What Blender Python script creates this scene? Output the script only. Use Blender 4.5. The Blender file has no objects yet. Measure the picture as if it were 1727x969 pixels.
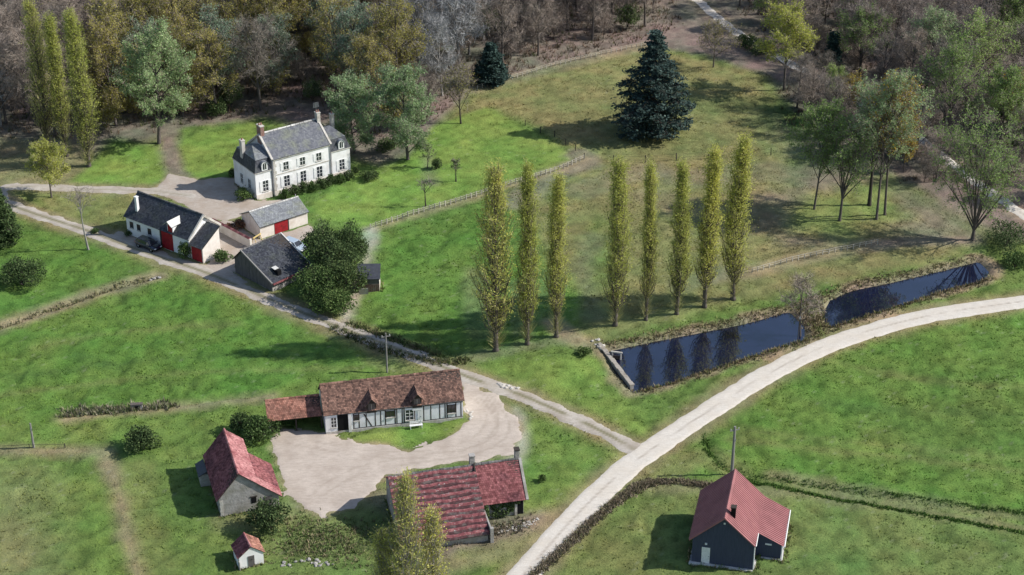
import bpy, math, random
import numpy as np
from mathutils import Vector, Matrix

scene = bpy.context.scene
COL = scene.collection
R = math.radians

# ------------------------------------------------------------------ camera
PITCH, FPX, CAMH = 28.5, 3050.0, 120.0
cam_data = bpy.data.cameras.new('camera')
cam_data.sensor_width = 36.0
cam_data.lens = 36.0 * FPX / 1727.0
cam_data.clip_start, cam_data.clip_end = 1.0, 9000.0
camera = bpy.data.objects.new('camera', cam_data)
COL.objects.link(camera)
camera.location = (0, 0, CAMH)
camera.rotation_euler = (R(90 - PITCH), 0, 0)
scene.camera = camera

# ------------------------------------------------------------------ sky, sun, exposure
SUN_EL, SUN_AZ = 38.0, 1.0          # degrees; azimuth measured from +X towards +Y
world = bpy.data.worlds.new('World')
scene.world = world
world.use_nodes = True
wn = world.node_tree
sky = wn.nodes.new('ShaderNodeTexSky')
sky.sky_type = 'NISHITA'
sky.sun_disc = False
sky.sun_elevation = R(SUN_EL)
sky.sun_rotation = R(90.0 - SUN_AZ)
sky.altitude = 100.0
sky.air_density, sky.dust_density, sky.ozone_density = 1.0, 1.0, 1.5
bg = wn.nodes['Background']
bg.inputs['Strength'].default_value = 0.115
wn.links.new(sky.outputs[0], bg.inputs[0])
sun_data = bpy.data.lights.new('sun', 'SUN')
sun_data.energy = 4.5
sun_data.angle = R(0.6)
sun_data.color = (1.0, 0.965, 0.91)
sun = bpy.data.objects.new('sun', sun_data)
COL.objects.link(sun)
sun.location = (200, 250, 200)
_sd = Vector((math.cos(R(SUN_EL)) * math.cos(R(SUN_AZ)), math.cos(R(SUN_EL)) * math.sin(R(SUN_AZ)), math.sin(R(SUN_EL))))
sun.rotation_euler = _sd.to_track_quat('Z', 'Y').to_euler()
vs = scene.view_settings
vs.view_transform = 'Standard'
vs.look = 'None'
vs.exposure = 0.30
vs.gamma = 1.0
vs.use_curve_mapping = False
scene.render.engine = 'CYCLES'
scene.cycles.max_bounces = 6
scene.cycles.transparent_max_bounces = 8

# ------------------------------------------------------------------ survey of the site: picture point -> ground point
_cp, _sp = math.cos(R(PITCH)), math.sin(R(PITCH))
def G(px, py, z=0.0):
    a, b = (px - 863.5) / FPX, (py - 484.5) / FPX
    dx, dy, dz = a, _cp - b * _sp, -_sp - b * _cp
    t = (z - CAMH) / dz
    return Vector((dx * t, dy * t, z))
def Pix(p):
    x, y, z = p[0], p[1], p[2] - CAMH
    d = y * _cp - z * _sp
    return 863.5 + FPX * x / d, 484.5 + FPX * (-y * _sp - z * _cp) / d
def height_of(base, top_y):
    g = G(*base)
    lo, hi = 0.0, 60.0
    for _ in range(40):
        m = (lo + hi) / 2
        if Pix((g.x, g.y, m))[1] > top_y: lo = m
        else: hi = m
    return lo
def Gp(pts): return np.array([G(*p)[:2] for p in pts])

# ------------------------------------------------------------------ naming helpers
def tag(o, label=None, cat=None, group=None, kind=None):
    if label: o['label'] = label
    if cat: o['category'] = cat
    if group: o['group'] = group
    if kind: o['kind'] = kind
    return o
def empty(name, loc, rz=0.0, label=None, cat=None, group=None):
    o = bpy.data.objects.new(name, None)
    COL.objects.link(o)
    o.location = loc
    o.rotation_euler = (0, 0, rz)
    o.empty_display_size = 0.3
    return tag(o, label, cat, group)
def link_mesh(name, me, parent=None, loc=None, rz=None):
    o = bpy.data.objects.new(name, me)
    COL.objects.link(o)
    if parent is not None: o.parent = parent
    if loc is not None: o.location = loc
    if rz is not None: o.rotation_euler = (0, 0, rz)
    return o
def copy_tree(o, parent=None):
    c = o.copy()
    COL.objects.link(c)
    c.parent = parent
    for ch in o.children: copy_tree(ch, c)
    return c

class MB:
    """collects faces of ONE piece"""
    def __init__(s): s.v, s.f, s.m = [], [], []
    def add(s, vs, fs, m=0):
        n = len(s.v)
        s.v += [tuple(v) for v in vs]
        s.f += [tuple(i + n for i in f) for f in fs]
        s.m += [m] * len(fs)
        return s
    def box(s, x0, x1, y0, y1, z0, z1, m=0, M=None):
        vs = [(x0,y0,z0),(x1,y0,z0),(x1,y1,z0),(x0,y1,z0),(x0,y0,z1),(x1,y0,z1),(x1,y1,z1),(x0,y1,z1)]
        if M is not None: vs = [tuple(M @ Vector(v)) for v in vs]
        return s.add(vs, [(3,2,1,0),(4,5,6,7),(0,1,5,4),(1,2,6,5),(2,3,7,6),(3,0,4,7)], m)
    def quad(s, a, b, c, d, m=0): return s.add([a,b,c,d], [(0,1,2,3)], m)
    def slab(s, a, b, c, d, t, m=0):
        """four corners (ccw from above/outside) extruded inwards by t"""
        A = [Vector(p) for p in (a, b, c, d)]
        n = (A[1]-A[0]).cross(A[3]-A[0]).normalized()
        B = [p - n * t for p in A]
        return s.add(A + B, [(0,1,2,3),(7,6,5,4),(0,4,5,1),(1,5,6,2),(2,6,7,3),(3,7,4,0)], m)
    def prism(s, prof, y0, y1, m=0, axis='y'):
        n = len(prof)
        if axis == 'y': vs = [(p[0], y0, p[1]) for p in prof] + [(p[0], y1, p[1]) for p in prof]
        elif axis == 'x': vs = [(y0, p[0], p[1]) for p in prof] + [(y1, p[0], p[1]) for p in prof]
        else: vs = [(p[0], p[1], y0) for p in prof] + [(p[0], p[1], y1) for p in prof]
        fs = [tuple(range(n)), tuple(range(2*n-1, n-1, -1))] + [(i, n+i, n+(i+1)%n, (i+1)%n) for i in range(n)]
        return s.add(vs, fs, m)
    def tube(s, pts, rad, sides=6, m=0, cap=True):
        pts = [Vector(p) for p in pts]
        n0 = len(s.v)
        k = len(pts)
        ref = Vector((0.31, 0.77, 0.55)).normalized()
        for i, p in enumerate(pts):
            t = (pts[min(i+1, k-1)] - pts[max(i-1, 0)])
            t = t.normalized() if t.length > 1e-9 else Vector((0,0,1))
            a = t.cross(ref)
            if a.length < 0.1: a = t.cross(Vector((1,0,0)))
            a.normalize(); b = t.cross(a)
            for j in range(sides):
                q = 2*math.pi*j/sides
                s.v.append(tuple(p + (a*math.cos(q) + b*math.sin(q)) * rad[i]))
        for i in range(k-1):
            for j in range(sides):
                j2 = (j+1) % sides
                s.f.append((n0+i*sides+j, n0+i*sides+j2, n0+(i+1)*sides+j2, n0+(i+1)*sides+j)); s.m.append(m)
        if cap:
            s.f.append(tuple(n0+j for j in range(sides-1, -1, -1))); s.m.append(m)
            s.f.append(tuple(n0+(k-1)*sides+j for j in range(sides))); s.m.append(m)
        return s
    def mesh(s, name, mats, smooth=False):
        me = bpy.data.meshes.new(name)
        me.from_pydata(s.v, [], s.f)
        if not isinstance(mats, (list, tuple)): mats = [mats]
        for m in mats: me.materials.append(m)
        if len(mats) > 1: me.polygons.foreach_set('material_index', s.m)
        if smooth: me.polygons.foreach_set('use_smooth', [True]*len(s.f))
        me.validate(); me.update()
        return me
    def build(s, name, mats, parent=None, smooth=False, loc=None, rz=None, bevel=0):
        o = link_mesh(name, s.mesh(name, mats, smooth), parent, loc, rz)
        if bevel:
            b = o.modifiers.new('bevel', 'BEVEL'); b.width = bevel; b.segments = 1; b.limit_method = 'ANGLE'
        return o

def np_mesh(name, V, F, mats, midx=None):
    """F: (n,3) or (n,4) array"""
    me = bpy.data.meshes.new(name)
    k = F.shape[1]
    me.vertices.add(len(V)); me.vertices.foreach_set('co', np.ascontiguousarray(V, np.float32).ravel())
    me.loops.add(F.size); me.loops.foreach_set('vertex_index', np.ascontiguousarray(F, np.int32).ravel())
    me.polygons.add(len(F)); me.polygons.foreach_set('loop_start', np.arange(0, F.size, k, dtype=np.int32))
    for m in (mats if isinstance(mats, (list, tuple)) else [mats]): me.materials.append(m)
    if midx is not None: me.polygons.foreach_set('material_index', np.ascontiguousarray(midx, np.int32))
    me.update(calc_edges=True)
    return me

# ------------------------------------------------------------------ materials
def new_mat(name, rough=0.9, spec=0.2):
    m = bpy.data.materials.new(name)
    m.use_nodes = True
    nt = m.node_tree
    b = nt.nodes['Principled BSDF']
    b.inputs['Roughness'].default_value = rough
    b.inputs['Specular IOR Level'].default_value = spec
    return m, nt, b
def N(nt, typ, **kw):
    n = nt.nodes.new('ShaderNode' + typ)
    for k, v in kw.items():
        if k in n.inputs.keys(): n.inputs[k].default_value = v
        else: setattr(n, k, v)
    return n
def ramp(nt, fac, stops):
    r = nt.nodes.new('ShaderNodeValToRGB')
    e = r.color_ramp.elements
    while len(e) < len(stops): e.new(0.5)
    for el, (p, c) in zip(e, stops):
        el.position = p; el.color = (c[0], c[1], c[2], 1)
    nt.links.new(fac, r.inputs[0])
    return r.outputs[0]
def noise_fac(nt, scale, detail=4, coord='Object', rough=0.6, stretch=None):
    tc = nt.nodes.new('ShaderNodeTexCoord')
    src = tc.outputs[coord]
    if stretch:
        mp = nt.nodes.new('ShaderNodeMapping'); mp.inputs['Scale'].default_value = stretch
        nt.links.new(src, mp.inputs[0]); src = mp.outputs[0]
    n = nt.nodes.new('ShaderNodeTexNoise')
    n.inputs['Scale'].default_value = scale; n.inputs['Detail'].default_value = detail; n.inputs['Roughness'].default_value = rough
    nt.links.new(src, n.inputs['Vector'])
    return n.outputs[0]
def mixc(nt, fac, a, b, mode='MIX'):
    m = nt.nodes.new('ShaderNodeMix'); m.data_type = 'RGBA'; m.blend_type = mode
    for sock, v in ((m.inputs[0], fac), (m.inputs[6], a), (m.inputs[7], b)):
        if isinstance(v, (int, float)): sock.default_value = v
        elif isinstance(v, (tuple, list)): sock.default_value = (v[0], v[1], v[2], 1)
        else: nt.links.new(v, sock)
    return m.outputs[2]
def bump(nt, b, h, strength=0.4, dist=0.05):
    n = nt.nodes.new('ShaderNodeBump'); n.inputs['Strength'].default_value = strength; n.inputs['Distance'].default_value = dist
    nt.links.new(h, n.inputs['Height']); nt.links.new(n.outputs[0], b.inputs['Normal'])
def rough_mat(name, c1, c2, scale=3.0, rough=0.9, spec=0.2, bmp=0.3, bd=0.03, stain=None, stain_scale=0.6, stretch=None, island=None, coord='Object'):
    """two-tone noisy surface with optional large stains and per-piece tint"""
    m, nt, b = new_mat(name, rough, spec)
    f = noise_fac(nt, scale, 6, coord, 0.65, stretch)
    c = ramp(nt, f, [(0.3, c1), (0.7, c2)])
    if stain:
        f2 = noise_fac(nt, stain_scale, 5, coord)
        r2 = ramp(nt, f2, [(0.48, (0,0,0)), (0.68, (1,1,1))])
        c = mixc(nt, r2, c, stain)
    if island:
        gi = nt.nodes.new('ShaderNodeNewGeometry')
        r3 = ramp(nt, gi.outputs['Random Per Island'], [(0.0, island[0]), (1.0, island[1])])
        c = mixc(nt, 1.0, c, r3, 'MULTIPLY')
    nt.links.new(c, b.inputs['Base Color'])
    if bmp: bump(nt, b, f, bmp, bd)
    return m
def plain(name, c, rough=0.6, spec=0.3, metal=0.0):
    m, nt, b = new_mat(name, rough, spec)
    f = noise_fac(nt, 6.0, 4)
    k = 0.82
    nt.links.new(ramp(nt, f, [(0.3, tuple(x*k for x in c)), (0.7, tuple(min(1, x*1.08) for x in c))]), b.inputs['Base Color'])
    b.inputs['Metallic'].default_value = metal
    return m
def leaf_mat(name, c1, c2, c3=None, transl=0.25, clump=0.35, objvar=0.25):
    m, nt, b = new_mat(name, 0.75, 0.15)
    gi = nt.nodes.new('ShaderNodeNewGeometry')
    c = ramp(nt, gi.outputs['Random Per Island'], [(0.0, c1), (0.6, c2), (1.0, c3 or c2)])
    f = noise_fac(nt, clump, 3)
    c = mixc(nt, 1.0, c, ramp(nt, f, [(0.3, (0.80,0.83,0.80)), (0.7, (1.2,1.15,1.1))]), 'MULTIPLY')
    oi = nt.nodes.new('ShaderNodeObjectInfo')
    lo, hi = 1 - objvar, 1 + objvar * 0.6
    c = mixc(nt, 1.0, c, ramp(nt, oi.outputs['Random'], [(0.0, (lo, lo*1.05, lo)), (0.5, (1,1,1)), (1.0, (hi, hi*0.97, hi*0.9))]), 'MULTIPLY')
    nt.links.new(c, b.inputs['Base Color'])
    tr = nt.nodes.new('ShaderNodeBsdfTranslucent')
    nt.links.new(c, tr.inputs[0])
    mx = nt.nodes.new('ShaderNodeMixShader'); mx.inputs[0].default_value = transl
    out = nt.nodes['Material Output']
    nt.links.new(b.outputs[0], mx.inputs[1]); nt.links.new(tr.outputs[0], mx.inputs[2]); nt.links.new(mx.outputs[0], out.inputs[0])
    return m

# ------------------------------------------------------------------ numpy fields
def vnoise(x, y, scale, seed=0):
    rs = np.random.RandomState(seed)
    T = rs.rand(256, 256)
    u, v = x / scale + 37.3, y / scale + 11.7
    i, j = np.floor(u).astype(int), np.floor(v).astype(int)
    fu, fv = u - i, v - j
    fu = fu*fu*(3-2*fu); fv = fv*fv*(3-2*fv)
    a, b_, c, d = T[i % 256, j % 256], T[(i+1) % 256, j % 256], T[i % 256, (j+1) % 256], T[(i+1) % 256, (j+1) % 256]
    return (a*(1-fu) + b_*fu)*(1-fv) + (c*(1-fu) + d*fu)*fv
def fbm(x, y, scale, seed=0, oct=4):
    s, a, t = 0, 1.0, 0
    for k in range(oct):
        s = s + a*vnoise(x, y, scale / 2**k, seed+k); t += a; a *= 0.55
    return s / t
def d_line(x, y, P):
    """distance to polyline"""
    best = np.full(x.shape, 1e9)
    for a, b in zip(P[:-1], P[1:]):
        e = b - a; L = max(1e-9, (e**2).sum())
        t = np.clip(((x-a[0])*e[0] + (y-a[1])*e[1]) / L, 0, 1)
        best = np.minimum(best, np.hypot(x-a[0]-t*e[0], y-a[1]-t*e[1]))
    return best
def sdf_poly(x, y, P):
    """positive inside"""
    ins = np.zeros(x.shape, bool)
    Q = np.vstack([P, P[:1]])
    for a, b in zip(Q[:-1], Q[1:]):
        c = (a[1] > y) != (b[1] > y)
        den = b[1]-a[1] if abs(b[1]-a[1]) > 1e-9 else 1e-9
        ins ^= c & (x < (b[0]-a[0])*(y-a[1])/den + a[0])
    d = d_line(x, y, Q)
    return np.where(ins, d, -d)
def smooth(t): 
    t = np.clip(t, 0, 1); return t*t*(3-2*t)
def curve(P, step=2.0):
    """Catmull-Rom through points"""
    P = np.asarray(P, float)
    Q = np.vstack([2*P[0]-P[1], P, 2*P[-1]-P[-2]])
    out = []
    for i in range(1, len(Q)-2):
        n = max(2, int(np.hypot(*(Q[i+1]-Q[i])) / step))
        for k in range(n):
            t = k/n
            out.append(0.5*((2*Q[i]) + (-Q[i-1]+Q[i+1])*t + (2*Q[i-1]-5*Q[i]+4*Q[i+1]-Q[i+2])*t*t + (-Q[i-1]+3*Q[i]-3*Q[i+1]+Q[i+2])*t**3))
    out.append(P[-1])
    return np.array(out)

# ================================================================== GROUND
ROAD = curve(Gp([(780,1060),(868,985),(960,882),(1035,808),(1085,768),(1180,703),(1300,628),(1420,573),(1560,534),(1700,512),(1850,492),(2000,478)]))
TRACK = curve(Gp([(1085,768),(1030,735),(950,697),(870,663),(800,640),(740,616),(650,581),(560,547),(450,503),(345,459),(240,424),(150,390),(60,361),(8,342),(-30,325),(-120,300)]))
LOOP = curve(Gp([(8,342),(0,322),(30,314),(100,317),(190,320),(260,322),(320,330)]))
FORESTROAD = curve(Gp([(1120,-60),(1185,8),(1270,72),(1400,142),(1540,228),(1630,295),(1727,362),(1850,430)]))
YARD = Gp([(788,640),(835,668),(868,700),(878,735),(862,765),(800,778),(715,788),(652,802),(622,835),(580,858),(535,868),(500,846),(476,815),(464,770),(460,735),(474,722),(550,733),(600,744),(645,750),(690,760),(740,745),(775,728),(792,708),(783,690),(778,650)])
COURT = Gp([(262,322),(284,292),(300,296),(335,303),(372,300),(402,300),(398,312),(432,338),(470,338),(500,336),(470,345),(425,356),(400,368),(372,372),(345,366),(318,350),(285,333)])
BACKYARD = Gp([(352,398),(372,370),(392,372),(420,392),(440,405),(520,378),(530,390),(500,412),(474,404),(440,416),(415,425),(400,440),(372,448),(352,445),(345,425)])
FOREYARD = Gp([(200,388),(222,396),(300,436),(345,448),(395,440),(398,462),(420,475),(400,485),(330,450),(240,420),(190,398)])
PATH1 = curve(Gp([(985,268),(930,291),(860,312),(780,338),(700,362),(625,386)]), 1.5)      # fence line
FOOT = curve(Gp([(625,386),(624,420),(612,455),(600,495),(588,525),(580,545)]), 1.5)
POND_A = Gp([(1030,590),(1100,575),(1180,560),(1255,545),(1330,525),(1352,548),(1352,568),(1300,583),(1250,600),(1215,612),(1180,622),(1130,640),(1070,654),(1040,620)])
POND_B = Gp([(1392,528),(1405,503),(1440,488),(1500,476),(1560,462),(1650,440),(1664,455),(1650,470),(1600,482),(1540,500),(1480,520),(1400,546)])

ST = 0.4
gx = np.arange(-116, 116.01, ST); gy = np.arange(140, 372.01, ST)
X, Y = np.meshgrid(gx, gy)
nA = fbm(X, Y, 9, 1); nB = fbm(X, Y, 30, 7); nC = fbm(X, Y, 2.2, 13, 3); nD = vnoise(X, Y, 0.8, 21)
nE = fbm(X, Y, 14, 33); nF = fbm(X, Y, 5, 41, 3)
PAL = dict(meadow=(.106,.166,.043), lime=(.150,.228,.052), lush=(.094,.172,.036), olive=(.178,.180,.074), straw=(.26,.215,.135),
           dirt=(.20,.17,.135), litter=(.168,.146,.118), gravel=(.42,.38,.33), dark=(.05,.085,.03), mauve=(.178,.164,.122))
PAL = {k: np.array(v) for k, v in PAL.items()}
col = np.empty(X.shape + (3,)); col[:] = PAL['meadow']
def lay(w, name, amt=1.0):
    w = (np.clip(w, 0, 1) * amt)[..., None]
    col[:] = col*(1-w) + PAL[name]*w
def poly(pts, name, soft=2.0, amt=1.0, wob=3.0):
    s = sdf_poly(X, Y, Gp(pts)) + (nA-0.5)*wob*2 + (nC-0.5)*wob*0.6
    lay(smooth(s/soft*0.5+0.5), name, amt)
def band(line, w, name, soft=1.0, amt=1.0, wob=0.8):
    d = d_line(X, Y, line) + (nF-0.5)*wob*2 + (nC-0.5)*wob
    lay(smooth((w-d)/soft*0.5+0.5), name, amt)
def L(*pts): return curve(Gp(pts))

poly([(-300,-250),(2100,-250),(2100,420),(1700,405),(1600,345),(1440,260),(1340,190),(1290,130),(1190,97),(1090,76),(1000,96),(870,131),(800,151),(745,207),(690,262),(640,275),(605,270),(560,230),(440,199),(310,214),(250,240),(190,238),(150,275),(0,290),(-300,300)], 'litter', 2.0, 1.0, 1.5)
poly([(745,207),(800,154),(870,134),(1000,99),(1090,79),(1190,99),(1290,128),(1330,200),(1340,300),(1330,400),(1650,400),(1600,440),(1400,480),(1200,520),(1000,585),(960,560),(960,480),(900,400),(870,335),(960,292),(985,265),(930,230),(830,182)], 'olive', 2.0, 1.0, 1.2)
poly([(1310,200),(1440,260),(1600,345),(1690,405),(1330,410),(1300,340),(1340,300)], 'mauve', 5, .8, 4)
poly([(1310,350),(1400,318),(1500,300),(1540,370),(1500,400),(1430,405),(1340,392)], 'olive', 3, .9, 3)
poly([(1310,350),(1400,318),(1500,300),(1520,360),(1430,395),(1340,385)], 'lime', 3, .45, 3)
poly([(-50,238),(140,240),(150,285),(120,308),(-50,312)], 'straw', 2, .75)
poly([(-50,238),(140,240),(150,285),(120,308),(-50,312)], 'olive', 4, .5, 6)
poly([(170,255),(272,247),(282,298),(252,311),(120,306),(150,282)], 'lime', 1.0, 1, .7)
poly([(292,246),(330,226),(428,209),(440,235),(408,288),(365,303),(318,297),(292,272)], 'lime', 1.0, 1, .7)
poly([(522,342),(600,300),(650,285),(690,265),(732,212),(820,180),(880,210),(955,255),(968,274),(930,288),(860,308),(780,335),(700,358),(625,383),(548,370),(522,355)], 'lime', 1.0, 1, .7)
poly([(15,325),(130,325),(235,330),(205,388),(110,365)], 'olive', 1.5, .75)
poly([(1090,800),(1195,720),(1300,650),(1420,595),(1560,552),(1800,520),(2100,700),(2100,950),(1727,884),(1400,830),(1250,800),(1190,790)], 'lush', 3, .95)
poly([(1450,690),(1700,620),(1800,720),(1800,830),(1600,800),(1480,760)], 'meadow', 8, .6, 6)
poly([(-200,620),(0,562),(270,478),(420,512),(560,575),(640,600),(640,630),(460,662),(260,688),(110,705),(-200,712)], 'lush', 2, .9)
poly([(640,400),(780,347),(860,332),(872,420),(960,480),(1010,360),(1015,500),(960,550),(930,565),(740,597),(600,548),(622,480)], 'lush', 3, .9)
poly([(0,385),(120,395),(235,440),(170,480),(0,530)], 'lush', 3, .8)
poly([(835,618),(1000,606),(1055,665),(1100,725),(1060,735),(960,680),(880,652)], 'lime', 2, .75)
poly([(900,700),(1040,765),(1035,790),(940,870),(890,800),(880,740)], 'lime', 2, .45)
poly([(900,1050),(925,969),(1105,822),(1420,835),(1727,898),(2000,930),(2000,1050)], 'olive', 2.5, .42)
poly([(-50,770),(170,764),(230,900),(250,1040),(-50,1040)], 'meadow', 3, .9)
poly([(100,780),(180,770),(240,1040),(140,1040)], 'lime', 4, .55)
poly([(-50,780),(90,800),(110,1040),(-50,1040)], 'straw', 6, .32)
poly([(-50,712),(120,708),(300,690),(450,675),(460,720),(340,760),(200,760),(-50,752)], 'lime', 3, .35)
poly([(470,830),(640,840),(640,900),(600,940),(480,930)], 'straw', 5, .45, 4)
poly([(440,880),(650,850),(660,969),(450,969)], 'meadow', 4, .5, 4)
poly([(595,738),(690,722),(786,708),(782,725),(690,756),(600,743)], 'lime', .5, 1, .3)
# bare, trodden and dry places
for ln, w, nm, am in [
    (L((-40,562),(80,524),(170,492),(265,466)), 1.6, 'straw', .9), (L((-40,562),(80,524),(170,492),(265,466)), .7, 'mauve', .6),
    (L((178,772),(200,830),(215,900),(240,1000)), .85, 'straw', .95), (L((-30,760),(80,760),(180,762)), 1.0, 'straw', .8),
    (L((262,960),(240,870),(235,790)), 2.2, 'olive', .35),
    (L((110,706),(260,690),(455,668)), 1.1, 'straw', .85), (L((286,205),(284,240),(292,275),(300,300)), 1.6, 'dirt', .95),
    (L((930,545),(975,575),(1015,592)), 1.5, 'straw', .9), (L((780,605),(835,595),(940,572)), 1.2, 'mauve', .75),
    (L((945,215),(1000,235),(1040,262),(1090,272)), .8, 'olive', 1), (L((870,340),(920,300),(985,275),(975,262)), 2.5, 'dirt', .7),
    (L((985,320),(1040,300),(1100,285)), 3, 'mauve', .6), (L((1000,400),(985,460),(1000,530)), 1.6, 'mauve', .7),
    (L((800,460),(812,560)), 2.0, 'mauve', .5), (L((880,480),(882,560)), 1.8, 'mauve', .5), (L((925,460),(930,540)), 1.5, 'mauve', .4),
    (L((1150,300),(1320,290),(1400,310)), 3.5, 'mauve', .6), (L((1100,330),(1250,380),(1310,340)), 3.5, 'mauve', .45),
    (L((1200,470),(1265,458),(1350,436),(1480,412)), 1.5, 'straw', .7), (L((1150,480),(1230,455)), 2, 'mauve', .6),
    (L((1480,412),(1560,405),(1640,405)), 1.5, 'dirt', .7),
    (L((800,150),(870,131),(1000,97),(1090,77)), 2.2, 'straw', .55), (L((800,150),(870,131),(1000,97),(1090,77)), 1.0, 'mauve', .6),
    (L((1195,180),(1290,170),(1330,230)), 2.5, 'dark', .35), (L((720,265),(722,290),(730,310)), .8, 'mauve', .8),
    (L((1090,820),(1200,822),(1400,838),(1727,890),(1900,915)), 1.0, 'straw', .55),
    (L((1300,800),(1400,818),(1560,845),(1727,872)), .8, 'straw', .6),
    (L((1230,740),(1400,760),(1560,775),(1760,800)), .45, 'olive', .5), (L((1250,725),(1400,742),(1560,757),(1760,780)), .4, 'olive', .4), (L((1300,665),(1480,690),(1740,700)), .5, 'dark', .35), (L((1400,610),(1560,640),(1760,655)), .5, 'olive', .4),
    (L((0,640),(150,620),(330,600),(560,600)), .45, 'dark', .4), (L((0,665),(150,648),(330,628),(600,622)), .4, 'olive', .45), (L((60,585),(200,560),(400,545)), .5, 'olive', .45), (L((130,600),(260,640),(330,650)), .5, 'dark', .4),
    (L((1110,800),(1200,770),(1240,800)), 2.0, 'olive', .7), (L((640,840),(700,870)), 2, 'dirt', .5),
    (L((740,920),(830,895),(905,880)), 2.2, 'dirt', .85), (L((740,955),(840,930),(930,870)), 1.5, 'straw', .5),
    (L((630,610),(700,625),(760,618)), 1.2, 'olive', .6), (L((380,880),(470,870)), 2, 'straw', .35),
    (L((870,690),(880,740),(868,775)), 1.0, 'gravel', .7), (L((840,648),(900,668)), .8, 'gravel', .8)]:
    band(ln, w, nm, 1.2, am*(.6 if nm == 'mauve' else 1))
for pts, w, nm, am in [(ROAD, 3.0, 'olive', .7), (ROAD, 2.2, 'straw', .6), (TRACK, 2.6, 'olive', .8), (TRACK, 1.8, 'straw', .6), (LOOP, 2.2, 'straw', .6),
                       (FORESTROAD, 2.2, 'straw', .5), (PATH1, 1.0, 'straw', .8), (FOOT, .8, 'gravel', .8)]:
    band(pts, w, nm, 1.2, am)
for P_ in (YARD, COURT, BACKYARD, FOREYARD):
    lay(smooth((sdf_poly(X, Y, P_)+0.9+(nC-.5)*2)/1.2), 'straw', .75)
pondA, pondB = sdf_poly(X, Y, POND_A), sdf_poly(X, Y, POND_B)
pond = np.maximum(pondA, pondB)
lay(smooth((pond + 2.8 + (nF-.5)*3)/1.5), 'straw', .85)
lay(smooth((pond + 1.6 + (nF-.5)*2)/1.0), 'mauve', .6)
# natural mottling: dry tips, fresh clumps, moss
v = (0.80 + 0.50*nC) * (0.93 + 0.20*nE) * (0.80 + 0.44*nD) * (0.95 + 0.16*nF)
col *= v[..., None]
hue = (nF - .5)*0.35 + (nB - .5)*0.45 + (fbm(X, Y, 3.5, 61, 3)-.5)*.35
col[..., 0] *= 1 + hue; col[..., 2] *= 1 + hue*0.5
# daisies and dry flecks in the lawns
fl = np.random.RandomState(5).rand(*X.shape)
speck = (fl > 0.985) & (nE > .46)
col[speck] = col[speck]*0.78 + np.array([.38,.38,.28])*0.22

hard = np.minimum.reduce([d_line(X, Y, ROAD)-1.7, d_line(X, Y, TRACK)-1.3, d_line(X, Y, LOOP)-1.2, d_line(X, Y, FORESTROAD)-1.1] + [-sdf_poly(X, Y, p) for p in (YARD, COURT, BACKYARD, FOREYARD)])
soft = smooth((hard + 0.1)/1.2)
lum = col.mean(-1)
tall = smooth((.215-col[...,1])/.04)*smooth((col[...,1]/(col.sum(-1)+1e-6)-.40)/.08)
rel = 0.50 + 1.05*tall
xs, ys = X*.9+Y*.45, -X*.45+Y*.9
Z = ((fbm(X, Y, 1.5, 51, 3)-0.5)*0.50 + (vnoise(xs/1.8, ys, 1.1, 58)-.5)*0.26 + (nD-.5)*0.14)*soft*rel
for ln in [L((265,466),(170,492),(80,524),(-40,562)), L((110,700),(260,684),(455,662)), L((1240,800),(1400,835),(1560,862),(1727,893),(1900,920)), L((1190,740),(1215,785),(1270,800),(1400,822),(1727,878)), L((600,552),(680,580),(745,598))]:
    Z -= 0.32*smooth((1.0 - d_line(X, Y, ln))/1.0)*soft
Z += 0.8*smooth((7.5-np.hypot(*(np.stack([X,Y],-1)-np.array(G(930,628)[:2])).transpose(2,0,1)))/7.5)*soft
Z = np.where(pond > -1.4, Z*0.4 - 1.15*smooth((pond+1.4)/2.4), Z)
def field(p, A):
    i = np.clip(((p[...,0]-gx[0])/ST).astype(int), 0, len(gx)-1); j = np.clip(((p[...,1]-gy[0])/ST).astype(int), 0, len(gy)-1)
    return A[j, i]

def ground_material():
    m, nt, b = new_mat('ground_cover', 0.95, 0.1)
    at = N(nt, 'Attribute', attribute_name='cover')
    f = noise_fac(nt, 3.6, 7, 'Object', 0.8)
    c = mixc(nt, 1.0, at.outputs['Color'], ramp(nt, f, [(0.30, (.64,.69,.62)), (0.5, (1,1,1)), (0.70, (1.42,1.34,1.18))]), 'MULTIPLY')
    nt.links.new(c, b.inputs['Base Color'])
    bump(nt, b, f, 0.9, 0.22)
    return m
ny, nx = X.shape
V = np.stack([X, Y, Z], -1).reshape(-1, 3)
idx = np.arange(nx*ny).reshape(ny, nx)
F = np.stack([idx[:-1,:-1], idx[:-1,1:], idx[1:,1:], idx[1:,:-1]], -1).reshape(-1, 4)
# the land goes on to the horizon: a ring joined to the edge of the surveyed part
edge = np.concatenate([idx[0,:], idx[1:,-1], idx[-1,-2::-1], idx[-2:0:-1,0]])
ctr = np.array([0.0, 256.0])
rings, ringcols = [], []
prev = edge; base = len(V)
Vx, Fx, Cx = [V], [F], [col.reshape(-1,3)]
ev = V[edge][:, :2] - ctr
for k, s_ in enumerate((1.25, 1.9, 4.0, 12.0, 40.0)):
    p = ctr + ev*s_
    z = (fbm(p[:,0], p[:,1], 60*s_, 3)-.5)*1.0*min(s_, 3)
    Vx.append(np.column_stack([p, z])); 
    c = np.where((p[:,1] > 300)[:, None], PAL['litter'], PAL['meadow']) * (0.8+0.4*vnoise(p[:,0], p[:,1], 12, 4))[:, None]
    Cx.append(c)
    cur = base + np.arange(len(edge)); base += len(edge)
    Fx.append(np.stack([prev, cur, np.roll(cur,-1), np.roll(prev,-1)], -1)); prev = cur
me = np_mesh('ground', np.vstack(Vx), np.vstack(Fx), ground_material())
ca = me.color_attributes.new('cover', 'FLOAT_COLOR', 'POINT')
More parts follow.
